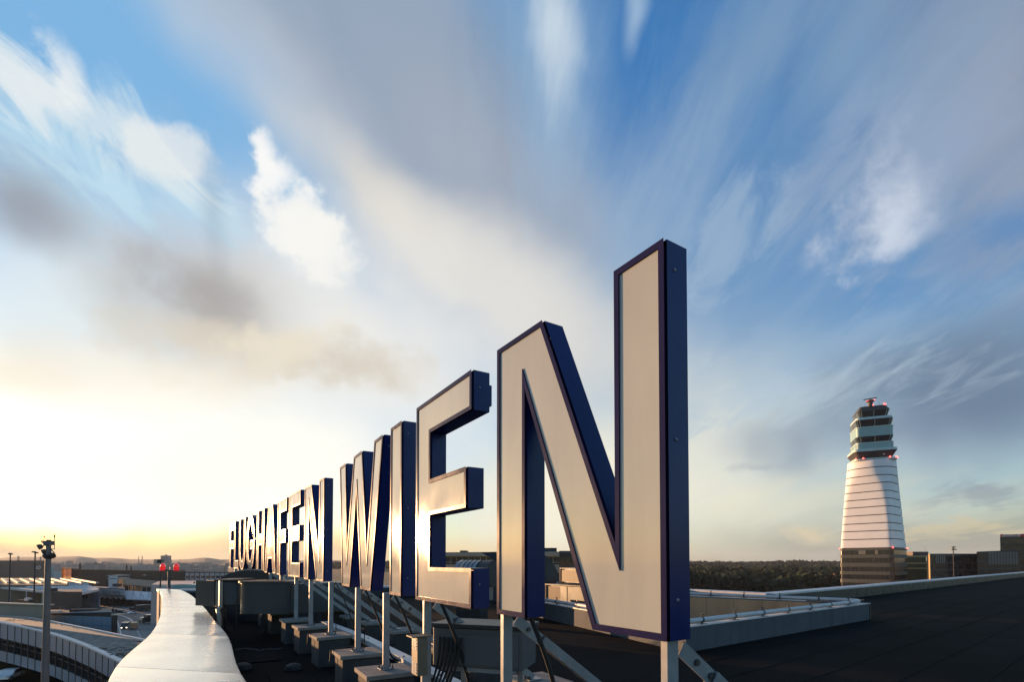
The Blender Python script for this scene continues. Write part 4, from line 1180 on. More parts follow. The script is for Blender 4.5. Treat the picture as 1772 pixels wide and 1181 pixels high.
r, a, c, nn = block_building('boundary_wall', 'long pale beige wall with sunlit coping left of the charcoal box', 'wall', -120, 88, 1041, 112, 5, M_beige, 0, -6, yt1=1049)
b = MB(); b.bar(a + Vector((0, 0, .1)) + nn * .1, c + Vector((0, 0, .1)) + nn * .1, 1.4, .22); b.build('coping', M_sunedge, r)
b = MB(); b.bar(a - nn * .04 + Vector((0, 0, -3.1)), c - nn * .04 + Vector((0, 0, -2.7)), .3, .3); b.build('ledge', M_brroof, r)
b = MB(); q = P(36, 1044, 112.5); b.bar(q + Vector((-1.2, 1, .25)), q + Vector((1.6, .8, .3)), 1.0, .7); b.build('roof_hatch', M_dark, r)
b = MB(); q = P(42, 1042.5, 112.3); b.box(q + Vector((0, .8, .5)), (.8, .8, .6)); b.build('roof_fan', M_white, r)

# ---------------------------------------------------------------- left: canopies, halls, hangar
ca = thing('sawtooth_canopy', P(80, 1024, 250).xy.to_3d(), 'broad pale canopy roof with rows of sawtooth skylights above the taxi stand', 'canopy')
zc = 13.2
cpts = [G(-90, 1008, zc), G(0, 1016.5, zc), G(86, 1024.5, zc), G(142, 1026.5, zc), G(172, 1020, zc), G(150, 1011, zc), G(30, 1008.5, zc), G(-90, 1004, zc)]
b = MB(); b.poly(cpts, (0, 0, -1.0)); b.build('roof_slab', M_lgrey, ca)
b = MB()
for ry, x0, x1, nn_ in ((1012, 12, 150, 20), (1014.2, 22, 148, 20), (1016.6, 30, 146, 19), (1019, 44, 142, 17), (1021.4, 62, 140, 14), (1023.6, 92, 138, 8)):
    for k in range(nn_):
        p = G(x0 + (x1 - x0) * k / nn_, ry, zc)
        w_ = 2.4; 
        b.poly([p + Vector((-w_ / 2, 0, .02)), p + Vector((w_ / 2, 0, .02)), p + Vector((w_ * .3, 0, 1.0))], (.6, 2.2, 0))
o = b.build('skylight', M_white, ca); o['kind'] = 'stuff'; tag(o, 'rows of small white sawtooth skylights')
b = MB(); b.add([cpts[0] + Vector((0, 14, -1)), cpts[2] + Vector((0, 14, -1)), Vector((cpts[2].x, cpts[2].y + 14, 0)), Vector((cpts[0].x, cpts[0].y + 14, 0))], [(0, 1, 2, 3)]); b.build('back_wall', M_brown, ca)
for x, y in ((73, 1047), (44, 1042), (15, 1040), (-20, 1036)):
    p = G(x, 1022.5 if x > 60 else 1021, zc); b = MB(); b.tube((p.x, p.y + .6, 0), (p.x, p.y + .6, zc - 1), .42 if x > 60 else .25, 10); b.build('column', M_tealw if x > 60 else M_lgrey, ca, smooth=40)
r, a, c, nn = block_building('glazed_foyer', 'pale glazed foyer beside the charcoal box with two dark openings', 'building', 142, 172, 1022, 268, 12, M_lgrey, 0, -2)
face_panels(r, a, c, nn, 2, [(a.z - 1.2, a.z - 4.2)], M_dglass, 'window', .1, .08, (.02, .36))
face_panels(r, a, c, nn, 3, [(a.z - 1.0, a.z - 6.5)], M_pglass, 'glass_panel', .04, .08, (.42, .98))

r = thing('parking_roof', P(55, 1008, 330).xy.to_3d(), 'flat brown roof crossed by bright sunlit skylight strips', 'building')
zk = 14.5
b = MB(); b.poly([G(-120, 1010.5, zk), G(60, 1013, zk), G(118, 1012.5, zk), G(96, 1001.5, zk), G(-120, 1001, zk)], (0, 0, -14.4)); b.build('roof', M_brroof, r)
for k in range(11):
    x0, x1 = -38 + 13.5 * k + k * k * .28, -36 + 15.2 * k + k * k * .52
    p, q = G(x0, 1003, zk), G(x1, 1010.6, zk)
    b = MB(); b.bar(p + Vector((0, 0, .35)), q + Vector((0, 0, .35)), 1.3, .7); b.build('skylight_strip', M_sunedge, r)

r, a, c, nn = block_building('hangar', 'huge brown windowless hangar with a pale oval emblem high on its wall', 'hangar', -170, 80, 962, 800, 60, M_brown, 0, -12, yt1=976)
face_panels(r, a, c, nn, 14, [(a.z - 8, 12.8), (12.6, 1.0)], M_brown, 'cladding_panel', .006, .1)
e0 = P(67.5, 983, 787); b = MB()
el = lambda rx, rz, y: [Vector((e0.x + rx * math.cos(2 * math.pi * k / 28), y, e0.z + rz * math.sin(2 * math.pi * k / 28))) for k in range(28)]
b.loft([el(3.85, 2.7, e0.y - .6), el(3.85, 2.7, e0.y - .9), el(3.15, 2.1, e0.y - .9), el(3.15, 2.1, e0.y - .6)], cap=False); b.build('emblem_ring', M_white, r)
b = MB(); b.loft([el(3.15, 2.1, e0.y - .5), el(3.15, 2.1, e0.y - .72)]); b.build('emblem_field', M_signpink, r)
b = MB()
for k in range(3): b.box((e0.x - 1.5 + 1.5 * k, e0.y - .8, e0.z - .05), (.95, .1, 1.5)); 
b.build('emblem_mark', M_brown, r)
r, a, c, nn = block_building('annexe', 'small teal clad annexe beside the brown hangar', 'building', 82, 92.5, 981.5, 480, 20, M_teal, 0, 0)
r, a, c, nn = block_building('shed', 'low pale grey shed between the teal annexe and the glowing orange louvres', 'building', 92.5, 108, 991.5, 470, 20, M_lgrey, 0, 0)

r, a, c, nn = block_building('office_slab', 'long dark brown office slab with an orange louvred end lit from behind', 'building', 125, 321, 986.5, 420, 25, M_dbrown, 0, 6, yt1=990.5)
face_panels(r, a, c, nn, 26, [(a.z - .8, a.z - 3.8), (a.z - 4.0, a.z - 7.0), (a.z - 7.2, a.z - 10.0)], M_dbrown, 'window', .05, .1)
b = MB(); b.bar(a + Vector((0, 0, .2)), c + Vector((0, 0, .2)), .8, .5); b.build('coping', M_brroof, r)
p0, p1 = P(108, 984, 416), P(124.5, 984, 417)
for q in (p0, p1):
    for dy in (1.2, 9):
        b = MB(); b.box((q.x - dy * .8, q.y + dy, p0.z / 2), (.5, .5, p0.z)); b.build('frame_post', M_dbrown, r)
b = MB(); b.hexa([p0 + Vector((0, .5, .05)), p1 + Vector((0, .5, .05)), p1 + Vector((-7, 9.5, .05)), p0 + Vector((-7, 9.5, .05))], [p0 + Vector((0, .5, .4)), p1 + Vector((0, .5, .4)), p1 + Vector((-7, 9.5, .4)), p0 + Vector((-7, 9.5, .4))]); b.build('frame_top', M_sunedge, r)
for k in range(14):
    z = p0.z - .2 - .92 * k
    b = MB(); b.box(((p0.x + p1.x) / 2, p0.y + .1, z), ((p1.x - p0.x) + .3, .5, .42)); b.build('louvre', M_orange, r)
for (x, y) in ((249, 996), (251.5, 996)):
    b = MB(); q = P(x, y, 419.5); b.box(q, (.6, .5, .9)); b.build('lit_window', M_white, r)

# old terminal with sign, arcade and little white tower
r, a, c, nn = block_building('old_terminal', 'white old terminal hall with dark lettering above an arcade of round arches', 'building', 160, 216, 1018.2, 300, 22, M_lgrey, 6.8, -8, yt1=1021)
b = MB(); b.bar(a + Vector((0, 0, .2)) + nn * .02, c + Vector((0, 0, .2)) + nn * .02, 1.0, .35); b.build('roof_edge', M_dgrey, r)
dx = (c - a); dx.z = 0; dx.normalize(); nf = -nn.normalized()
lb, wd = text_mesh('KISS & DRIVE', 3.3, .12, (0, 0, 0), Vector((1, 0, 0)), Vector((0, 0, 1)), Vector((0, -1, 0)))
q = a.lerp(c, .32); span = (a.lerp(c, .86) - q).length
sc = span / wd
lb, wd = text_mesh('KISS & DRIVE', 3.3, .15, Vector((q.x, q.y, P(180, 1029.2, 297).z)) + nf * .05, dx * sc, Vector((0, 0, .92)), nf)
lb.build('lettering', M_ink, r)
arc_z = P(180, 1036, 300).z
b = MB(); apts = []
for k in range(6):
    p, q2 = P(171.5 + 9.4 * k, 1036 + .7 * k, 298), P(171.5 + 9.4 * (k + 1), 1036.7 + .7 * k, 298)
    m_ = (p + q2) / 2; rr = (q2 - p).length / 2
    b = MB()
    n_ = 10
    ring0 = [m_ + Vector((rr * .84 * math.cos(math.pi * i / n_), 0, rr * .84 * math.sin(math.pi * i / n_))) for i in range(n_ + 1)]
    ring1 = [m_ + Vector((rr * 1.04 * math.cos(math.pi * i / n_), 0, rr * 1.04 * math.sin(math.pi * i / n_) + .3)) for i in range(n_ + 1)]
    b.loft([ring0, ring1, [v + Vector((0, 9, 0)) for v in ring1], [v + Vector((0, 9, 0)) for v in ring0]], cap=False, close=False); b.build('arch', M_white, r, smooth=40)
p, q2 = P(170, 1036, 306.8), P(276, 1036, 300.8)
b = MB(); b.hexa([Vector((*p.xy, 0)), Vector((*q2.xy, 0)), Vector((q2.x, q2.y + 4, 0)), Vector((p.x, p.y + 4, 0))], [Vector((*p.xy, arc_z + 3)), Vector((*q2.xy, arc_z + .5)), Vector((q2.x, q2.y + 4, arc_z + .5)), Vector((p.x, p.y + 4, arc_z + 3))]); b.build('shade_block', M_dark, r)  # solid dark block standing in for the shade behind the arcade
for k in range(7):
    p = P(171.5 + 9.4 * k, 1036 + .7 * k, 298); b = MB(); b.tube((p.x, p.y, 0), (p.x, p.y, p.z), .28 if k else .6, 8); b.build('pier', M_dark if k else M_lgrey, r)
r2, a2, c2_, n2 = block_building('lift_tower', 'squat white tower with a blue band on the old terminal roof', 'building', 188, 203.5, 997.5, 306, 9, M_white, 9, -1)
b = MB(); q = (a2 + c2_) / 2; b.box((q.x, q.y - .1 + 4.4, a2.z - 1.6), ((c2_ - a2).length + .25, 9.4, .7)); b.build('blue_band', M_blueclad, r2)
b = MB(); b.box((q.x, q.y - .1 + 4.4, a2.z + .2), ((c2_ - a2).length + .6, 9.6, .4)); b.build('cap', M_blueclad, r2)
b = MB(); q = P(199, 1013.5, 302); b.box(q + Vector((.5, 1.0, 0)), (4.4, 1.4, 1.6)); b.build('roof_plant', M_dgrey, r2)

r, a, c, nn = block_building('departure_hall', 'hall with sloping brown roof and a row of pale columns between dark windows', 'building', 213, 284, 1014, 318, 30, M_dglass, 0, -12, yt1=1020)
b = MB(); up = Vector((0, 0, 2.8)); b.hexa([a + nf * .8, c + nf * .8, c + nn + up, a + nn + up], [a + nf * .8 + Vector((0, 0, .7)), c + nf * .8 + Vector((0, 0, .7)), c + nn + up + Vector((0, 0, .7)), a + nn + up + Vector((0, 0, .7))]); b.build('roof', M_brroof, r)
for k in range(9):
    q = a.lerp(c, (k + .3) / 9); b = MB(); b.box(Vector((q.x, q.y, q.z - 2.6)) + nf * .25, (.5, .5, 5.2)); b.build('column', M_beige, r)
q = a.lerp(c, .02); b = MB(); b.box((q.x - .5, q.y - .6, q.z - .5), (3.2, 2.6, 9)); b.build('corner_block', M_beige, r)
p0, p1 = P(214, 1024, 306), P(284, 1028.5, 296); q0, q1 = P(218, 1038.8, 292), P(284, 1041.5, 284)
b = MB(); b.hexa([q0, q1, p1, p0], [v + Vector((0, 0, .5)) for v in (q0, q1, p1, p0)]); b.build('awning', M_white, r)
for k in range(4):
    s_ = .22 + .2 * k; m0 = p0.lerp(p1, s_).lerp(q0.lerp(q1, s_), .62) + Vector((0, 0, .55)); m1 = p0.lerp(p1, s_).lerp(q0.lerp(q1, s_), .3) + Vector((0, 0, 1.9)); d_ = (p1 - p0).normalized()
    b = MB(); b.tube(m0, m1, .12, 5); b.tube(m1, q0.lerp(q1, s_ - .07) + Vector((0, 0, .55)), .10, 5); b.tube(m1, q0.lerp(q1, s_ + .07) + Vector((0, 0, .55)), .10, 5); b.build('truss', M_blueclad, r)

# roofs beyond the far parapet
r, a, c, nn = block_building('terminal_annexe', 'long pale office range with ribbon windows behind the far parapet', 'building', 318, 470, 992, 470, 20, M_lgrey, 0, 0, yt1=993)
face_panels(r, a, c, nn, 17, [(a.z - 2.8, a.z - 5.0)], M_dglass, 'window', .12, .12, (.02, .98))
for k in range(18):
    q = a.lerp(c, k / 17.5 + .01) - nn.normalized() * .25; b = MB(); b.box((q.x, q.y, a.z - 3.4), (.35, .4, 6.6)); b.build('pilaster', M_dgrey, r)
b = MB(); b.bar(a + Vector((0, 0, .4)), c + Vector((0, 0, .4)), 1.2, .8); b.build('parapet', M_dgrey, r)
r = thing('low_hall', P(330, 1008, 220).xy.to_3d(), 'low hall with pinkish sunlit flat roof behind the far parapet', 'building')
zk = 16.5
b = MB(); b.poly([G(262, 1012.5, zk), G(480, 1013.5, zk), G(470, 1006.5, zk), G(330, 1006, zk), G(276, 1006.2, zk)], (0, 0, -16.4)); b.build('roof', M_pink, r)
b = MB(); q = G(336, 1011.8, zk); b.tube(q, q + Vector((0, 0, 1.0)), .3, 6); b.build('roof_vent', M_dark, r)
r = thing('domed_hall', P(320, 1016, 120).xy.to_3d(), 'shallow teal green vaulted roof just beyond the far parapet', 'building')
cc = P(318, 1020, 120); b = MB()
b.loft([[Vector((cc.x + 5.2 * math.cos(math.pi * k / 16), y, 19.6 + 1.15 * math.sin(math.pi * k / 16) - (.5 if j else 0))) for k in range(17)] for j, y in enumerate((cc.y, cc.y + 22))]); b.build('vault', M_teal, r, smooth=40)
b = MB(); b.box((cc.x + 9.5, cc.y + 11.5, 9.7), (26, 22, 19.4)); b.build('base', M_dgrey, r)
b = MB(); b.box((cc.x - 3.6, cc.y - .3, 19.9), (2.2, 1.4, .9)); b.build('roof_plant', M_lgrey, r)

# ---------------------------------------------------------------- roads, markings, vehicles
sheet('road', [G(160, 1049, .06), G(290, 1046, .06), G(330, 1120, .06), G(180, 1120, .06)], M_road)
def strip(name, pix, w, m=M_mark, z=.10):
    p = [G(x, y, z) for x, y in pix]
    for k in range(2):
        p = [v for i in range(len(p) - 1) for v in (p[i].lerp(p[i + 1], .25) if i else p[0], p[i].lerp(p[i + 1], .75) if i < len(p) - 2 else p[-1])] if len(p) > 2 else p
    rows = []
    for i, v in enumerate(p):
        d = (p[min(i + 1, len(p) - 1)] - p[max(i - 1, 0)]).normalized(); n_ = Vector((-d.y, d.x, 0)) * w / 2
        rows.append([v - n_, v + n_, v + n_ - Vector((0, 0, .05)), v - n_ - Vector((0, 0, .05))])
    b = MB(); b.loft(rows); return tag(b.build(name, m), kind='structure')
strip('kerb', [(196, 1064.5), (208, 1066), (219, 1069), (226, 1073), (229, 1076)], 1.0, M_mark, .2)
strip('lane_marking', [(202.5, 1073), (209.5, 1099)], .35)
for k in range(6):
    x, y = 236 + 2.1 * k, 1089 + 4.2 * k
    strip('lane_marking', [(x, y), (x + 1.2, y + 2.4)], .3)
strip('lane_marking', [(244, 1069), (250, 1074), (255, 1079)], .3)
strip('kerb', [(-10, 1033.5), (12, 1034.5), (30, 1036.5), (42, 1039.5)], 1.4, M_mark, .2)

def vehicle(kind):
    """a vehicle of the named kind at the origin, nose towards -Y"""
    L, Wd, Hh, m = {'car': (4.3, 1.8, 1.45, M_cars), 'dark car': (4.4, 1.8, 1.45, M_card), 'white car': (4.4, 1.8, 1.5, M_carw), 'van': (5.6, 2.1, 2.5, M_card), 'truck': (5.6, 1.9, 2.7, M_caro), 'lorry': (9.0, 2.5, 3.6, M_card), 'bus': (12, 2.5, 3.1, M_carw)}[kind]
    r = thing({'car': 'parked_car', 'dark car': 'parked_car', 'white car': 'parked_car'}.get(kind, kind), (0, 0, 0), 'vehicle', {'van': 'van', 'truck': 'truck', 'lorry': 'lorry', 'bus': 'bus'}.get(kind, 'car'))
    w = Wd / 2; y0, y1 = -L / 2, L / 2
    if kind.endswith('car'):
        prof = [(y0, .35), (y0 + .05, .75), (y0 + 1.15, .92), (y0 + 1.75, Hh), (y1 - 1.3, Hh), (y1 - .5, 1.0), (y1, .9), (y1, .35)]
        glass = [(y0 + 1.22, .96), (y0 + 1.78, Hh - .09), (y1 - 1.35, Hh - .09), (y1 - .62, 1.0)]
    elif kind == 'van':
        prof = [(y0, .4), (y0, 1.1), (y0 + .8, 1.35), (y0 + 1.3, Hh), (y1, Hh), (y1, .4)]
        glass = [(y0 + .86, 1.4), (y0 + 1.32, Hh - .25), (y0 + 2.5, Hh - .25), (y0 + 2.5, 1.4)]
    elif kind == 'bus':
        prof = [(y0, .4), (y0, Hh - .1), (y0 + .15, Hh), (y1, Hh), (y1, .4)]
        glass = [(y0 + .2, 1.35), (y0 + .2, Hh - .4), (y1 - .3, Hh - .4), (y1 - .3, 1.35)]
    else:
        prof = [(y0, .5), (y0, 1.6), (y0 + .25, 2.7), (y0 + 1.9, 2.7), (y0 + 1.9, .9), (y0 + 2.15, .9), (y0 + 2.15, Hh), (y1, Hh), (y1, .7), (y0 + 2, .6)]
        glass = [(y0 + .12, 1.65), (y0 + .3, 2.45), (y0 + 1.4, 2.45), (y0 + 1.4, 1.65)]
    b = MB(); b.poly([(-w, y, z) for y, z in prof], (Wd, 0, 0)); b.build('body', m, r, bevel=.05 if kind.endswith('car') else 0)
    b = MB(); b.poly([(-w - .015, y, z) for y, z in glass], (Wd + .03, 0, 0)); b.build('window', M_dglass, r)
    for sx in (-1, 1):
        for yy in (y0 + .85, y1 - .9):
            b = MB(); b.tube((sx * (w - .22), yy, .34), (sx * (w + .01), yy, .34), .34, 12); wh = b.build('wheel', M_black, r)
            b = MB(); b.tube((sx * (w - .02), yy, .34), (sx * (w + .03), yy, .34), .20, 10); b.build('rim', M_cars, wh)
        b = MB(); b.box((sx * w * .72, y0 - .02, .72 if kind.endswith('car') else .8), (.36, .08, .2)); b.build('headlight', M_headl if kind in ('van',) else M_plate, r)
    return r
protos = {}
def park(kind, x, y, rz, label, grp=None, z=.075):
    p = G(x, y, z)
    if kind not in protos:
        r = protos[kind] = vehicle(kind)
        r.location = p; r.rotation_euler = (0, 0, rz); r['label'] = label
    else:
        r = copy_tree(protos[kind], p, rz, label)
    if grp: r['group'] = grp
G1, G2 = 'vehicles on the forecourt road', 'cars near the canopy'
park('van', 216.5, 1089.5, .52, 'dark van driving towards us with both headlights on', G1)
park('truck', 231.5, 1090, 3.85, 'small ochre box truck driving just beside the van with headlights', G1)
park('dark car', 199, 1060, 1.2, 'dark car parked first from the left before the old terminal', G1)
park('car', 205, 1061, 1.25, 'silver car parked second from the left before the old terminal', G1)
park('dark car', 211, 1062, 1.25, 'dark car parked last in the short row before the old terminal', G1)
park('white car', 228, 1063.5, -.2, 'pale car standing alone in the middle of the forecourt road', G1)
park('lorry', 243, 1060, -.5, 'dark box lorry waiting under the arcade shadow', G1)
park('lorry', 262, 1079, -.4, 'dark lorry nearest the parapet on the forecourt road', G1)
park('bus', 258, 1058, 1.3, 'pale bus standing before the dark arcade', G1)
park('truck', 270, 1071, .4, 'ochre box truck half hidden behind the parapet end', G1)
park('white car', 48, 1037.5, .2, 'white car parked alone left of the canopy column', G2)
r = copy_tree(protos['white car'], Vector((P(16, 1180, 77.5).x, 77.5, conc_at(16).z - 7.98)), .35, 'white car parked in the dark undercroft below the glass concourse')
r['group'] = 'cars under the concourse'

# round tanks under the canopy edge
tk = None
for k, (x, y, rr, lab) in enumerate([(24.5, 1034, 3.6, 'round pale storage tank, leftmost below the canopy'), (34.5, 1034, 3.9, 'round pale storage tank in the middle, close behind a smaller one'), (41, 1035.5, 2.9, 'smaller round tank right of the middle pair below the canopy'), (65, 1036.5, 3.4, 'round olive tinted tank behind the thin lamp mast')]):
    p = G(x, y, 0.03)
    t_ = thing('storage_tank', p, lab, 'tank', 'round tanks below the canopy')
    b = MB(); b.lathe(p, [(rr * .9, 0), (rr, .8), (rr, rr * .8), (rr * .86, rr * 1.3), (rr * .5, rr * 1.62), (0, rr * 1.72)], 20); b.build('shell', M_ductl if k < 3 else M_olive, t_, smooth=50)
    b = MB(); b.lathe(p + Vector((0, 0, rr * 1.7)), [(.5, 0), (.5, .4), (0, .45)], 8); b.build('hatch', M_dgrey, t_)

# ---------------------------------------------------------------- masts
q = P(78.0, 1181, 45); top = P(84.2, 935, 45)
r = thing('floodlight_mast', (top.x, top.y, 0), 'tall grey floodlight mast with angled lamps and a red light at its head', 'mast')
b = MB(); b.tube((top.x, 45, 0), (top.x, 45, EYE - .2), .37, 14, .215); b.tube((top.x, 45, EYE - .2), (top.x, 45, top.z), .215, 14, .18); b.build('pole', M_mast, r, smooth=40)
def flood(x, y, aim, s=.36):
    c = P(x, y, 44.9); a_ = Vector(aim).normalized()
    b = MB(); b.lathe(c - a_ * s * .5, [(s * .35, 0), (s * .62, s * .35), (s * .68, s * .95), (s * .60, s)], 10, a_); b.build('floodlight', M_dark, r, smooth=30)
for x, y, aim in ((69.5, 946.8, (-.7, -.6, -.5)), (77, 955.3, (-.8, -.6, -.5)), (79.5, 963.5, (-.5, -.7, -.6)), (86.5, 963, (.3, -.8, -.6)), (90.5, 961.8, (.8, -.6, -.5))): flood(x, y, aim, .36)
b = MB()
for (x0, y0, x1, y1) in ((72, 938, 84, 950), (71, 947, 80, 943), (76, 955, 84, 949), (86, 949, 94.5, 958.5), (84.5, 954, 90, 958.5), (80, 963, 90, 962), (71, 937, 76, 937.5), (89.5, 951, 94.5, 951)):
    b.bar(P(x0, y0, 45), P(x1, y1, 45), .06, .06)
b.build('arm', M_dgrey, r)
b = MB(); b.box(P(84.7, 940.6, 45), (.62, .5, .36)); b.build('control_box', M_cab, r, bevel=.02)
b = MB(); b.tube(P(94.3, 951, 45), P(94.5, 931, 45), .022, 6); b.tube(P(94.5, 931, 45), P(94.1, 926, 45), .05, 8); b.build('antenna', M_dgrey, r)
b = MB(); b.tube(P(75.5, 937, 45), P(76.6, 932, 45), .015, 6); b.build('lamp_stem', M_galv, r)
b = MB(); b.lathe(P(76.8, 931.2, 45), [(.05, 0), (.06, .06), (.03, .12), (0, .13)], 8); b.build('red_lamp', M_red, r)
def thin_mast(x, yt, Y, lab, grp, heads, r0=.16):
    t_ = P(x, yt, Y)
    r = thing('lamp_mast', (t_.x, t_.y, 0), lab, 'mast', grp)
    b = MB(); b.tube((t_.x, t_.y, 0), t_, r0 * 1.5, 8, r0); b.build('pole', M_dgrey, r, smooth=40)
    for dx_, dy_ in heads:
        b = MB(); h_ = P(x + dx_, yt + dy_, Y); b.bar(t_, h_, r0, r0); b.build('bracket', M_dgrey, r)
        b = MB(); b.box(h_ + Vector((0, 0, -.1)), (r0 * 4.5, r0 * 4, r0 * 2.2)); b.build('lamp_head', M_dark, r)
    return r
thin_mast(18, 958, 165, 'thin lamp mast with a single head near the left border', 'lamp masts over the apron', ((-.6, .4), (.9, 1.2)))
thin_mast(61, 956, 140, 'thin lamp mast with two heads left of the tall floodlight mast', 'lamp masts over the apron', ((-2.4, -.8), (1.6, .6)), .15)
thin_mast(278.3, 972, 150, 'far mast carrying a cluster of lamps behind the red beacons', 'lamp masts over the apron', ((-3.5, -.5), (-2, -2.5), (2.8, -1.8), (1.5, 1.2), (-3, 1.5)), .17)
thin_mast(1649.5, 948.5, 190, 'lamp mast with a forked top before the dark office blocks', 'lamp masts over the apron', ((-1.6, -1.6), (1.8, -1.4), (-1.8, 3.0), (3.2, 3.0)), .15)
for k, x in enumerate((1404.5, 1409.5, 1413.5)):
    thin_mast(x, 995.5 + (k == 1), 330, ['left one', 'middle one', 'right one'][k] + ' of three small car park lamps before the forest', 'small car park lamps', ((-1.8, .1), (1.8, .1)), .11)

# ---------------------------------------------------------------- distant town
def chimney(x, yt, w, Y, lab):
    p = P(x, yt, Y); r_ = w * Y / FP / 2
    b = MB(); b.tube((p.x, p.y, 0), p, r_ * 1.25, 10, r_ * .8)
    tag(b.build('chimney', M_city, smooth=40), lab, 'chimney', 'factory chimneys in the haze')
for x, yt, w, lab in ((240, 963.5, 1.2, 'left chimney of the taller hazy pair'), (246, 963, 1.6, 'right chimney of the taller hazy pair'), (291.8, 963, .9, 'thin chimney rising between the red beacons'), (296.3, 969, 1.9, 'stouter chimney rising between the red beacons')):
    chimney(x, yt, w, 1900, lab)
for x, yt, w, lab in ((179.3, 972.6, 7, 'wider twin tower block standing on the hazy skyline'), (190.8, 974.6, 3.6, 'narrow tower block right of the wider one on the skyline')):
    p0, p1 = P(x - w / 2, yt, 1900), P(x + w / 2, yt, 1900)
    r = thing('tower_block', ((p0.x + p1.x) / 2, 1900, 0), lab, 'tower block', 'tower blocks on the skyline')
    nb_ = 2 if w > 5 else 1
    for k in range(nb_):
        xa = p0.x + (p1.x - p0.x) * k / nb_; xb = p0.x + (p1.x - p0.x) * (k + 1) / nb_ - .6
        b = MB(); b.box(((xa + xb) / 2, 1908 + 5 * k, (p0.z - 2 * k) / 2), (xb - xa, 14, p0.z - 2 * k)); b.build('wall', M_city, r)
def lattice(x, yt, w, Y, lab):
    p = P(x, yt, Y); hw = w * Y / FP / 2
    r = thing('lattice_tower', (p.x, p.y, 0), lab, 'tower', 'lattice towers on the skyline')
    for sx in (-1, 1):
        for sy in (-1, 1):
            b = MB(); b.tube((p.x + sx * hw, p.y + sy * hw, 0), (p.x + sx * hw * .25, p.y + sy * hw * .25, p.z), .35, 5); b.build('leg', M_city, r)
    b = MB(); n_ = 8
    for k in range(n_):
        za, zb_ = p.z * k / n_, p.z * (k + 1) / n_; fa, fb = 1 - .75 * k / n_, 1 - .75 * (k + 1) / n_
        b.tube((p.x - hw * fa, p.y - hw * fa, za), (p.x + hw * fb, p.y - hw * fb, zb_), .22, 4); b.tube((p.x + hw * fa, p.y - hw * fa, za), (p.x - hw * fb, p.y - hw * fb, zb_), .22, 4)
    b.build('bracing', M_city, r)
lattice(32, 963, 4, 1000, 'slim lattice tower rising behind the brown hangar')
lattice(70.5, 964, 3.6, 1000, 'stout lattice tower close beside the tall floodlight mast')
rng = random.Random(3)
b = MB()
for k in range(420):
    x = rng.uniform(-160, 440); Y = rng.uniform(1000, 2400)
    p = P(x, 975, Y); hgt = rng.choice([7, 9, 11, 14, 18]) * rng.uniform(.7, 1.3)
    if rng.random() < .07: hgt *= 2.0
    b.box((p.x, Y, hgt / 2), (rng.uniform(8, 34), rng.uniform(10, 30), hgt), rng.uniform(0, 1.5))
    if rng.random() < .35: b.box((p.x, Y, hgt + 1.5), (4, 4, 3))
tag(b.build('distant_town', M_city), 'hazy jumble of low roofs of the distant town below the hills', 'town', kind='stuff')
r = thing('refinery', P(142, 985, 1500).xy.to_3d(), 'pale refinery of blocks and thin stacks on the skyline left of the tower blocks', 'factory')
for x, yt, w in ((128, 977, 9), (137, 979, 6), (146, 977, 8), (155, 976.5, 10)):
    p0, p1 = P(x - w / 2, yt, 1500), P(x + w / 2, yt, 1500); b = MB(); b.box(((p0.x + p1.x) / 2, 1510, p0.z / 2), (p1.x - p0.x, 20, p0.z)); b.build('hall', M_city, r)
for x, yt in ((109.5, 972), (117, 975), (121, 977), (133, 973.5), (148, 972), (156, 972.5), (160, 978)):
    p = P(x, yt, 1500); b = MB(); b.tube((p.x, p.y, 0), p, 1.6, 8, .7); b.build('stack', M_city, r)

# ---------------------------------------------------------------- trees and forest
def crown_mesh(b, c, rx, rz, n, size, rg, cone=False):
    for k in range(n):
        while True:
            v = Vector((rg.uniform(-1, 1), rg.uniform(-1, 1), rg.uniform(-1, 1)))
            if .25 < v.length < 1: break
        if cone:
            h = rg.random() ** 1.4; q = (1 - h) * (.35 + .65 * rg.random()) ; a_ = rg.uniform(0, 6.28)
            p = Vector(c) + Vector((rx * q * math.cos(a_), rx * q * math.sin(a_), rz * (2 * h - 1)))
        else:
            v *= (.8 + .35 * mnoise.noise(v * 2.3 + Vector(c) * .37))
            p = Vector(c) + Vector((v.x * rx, v.y * rx, v.z * rz))
        u = Vector((rg.gauss(0, 1), rg.gauss(0, 1), rg.gauss(0, 1))).normalized(); w_ = u.orthogonal().normalized(); t_ = u.cross(w_)
        s_ = size * rg.uniform(.6, 1.4)
        b.add([p + w_ * s_, p + t_ * s_ * .8, p - w_ * s_ * .9 + t_ * .2 * s_, p - t_ * s_ * .7], [(0, 1, 2), (0, 2, 3)])
def tree(x, yb, Y, hgt, rx, lab, m, cone=False, grp='single trees on the skyline'):
    p = P(x, yb, Y); r = thing('conifer' if cone else 'tree', (p.x, p.y, 0), lab, 'tree', grp)
    rg = random.Random(int(x * 7))
    b = MB(); b.tube((p.x, p.y, 0), (p.x, p.y, hgt * .8), hgt * .02, 6, hgt * .006); b.build('trunk', M_bark, r)
    b = MB(); crown_mesh(b, (p.x, p.y, hgt * (.55 if cone else .62)), rx, hgt * (.46 if cone else .38), 260, hgt * .045, rg, cone); b.build('crown', m, r)
for x, yt, Y, rx, lab in ((138.5, 975.5, 700, 4.2, 'dark pointed conifer on the skyline left of the tower blocks'), (219, 979.5, 620, 3.4, 'dark conifer, left of two, above the long brown slab'), (227, 981, 640, 2.8, 'dark conifer, right of two, above the long brown slab')):
    tree(x, 985, Y, P(x, yt, Y).z, rx, lab, M_leaf2, True)
tree(1443.5, 1000, 330, P(1443, 990.5, 330).z, 4.2, 'rust coloured broadleaf tree just left of the control tower', M_rust, False, 'trees by the control tower')
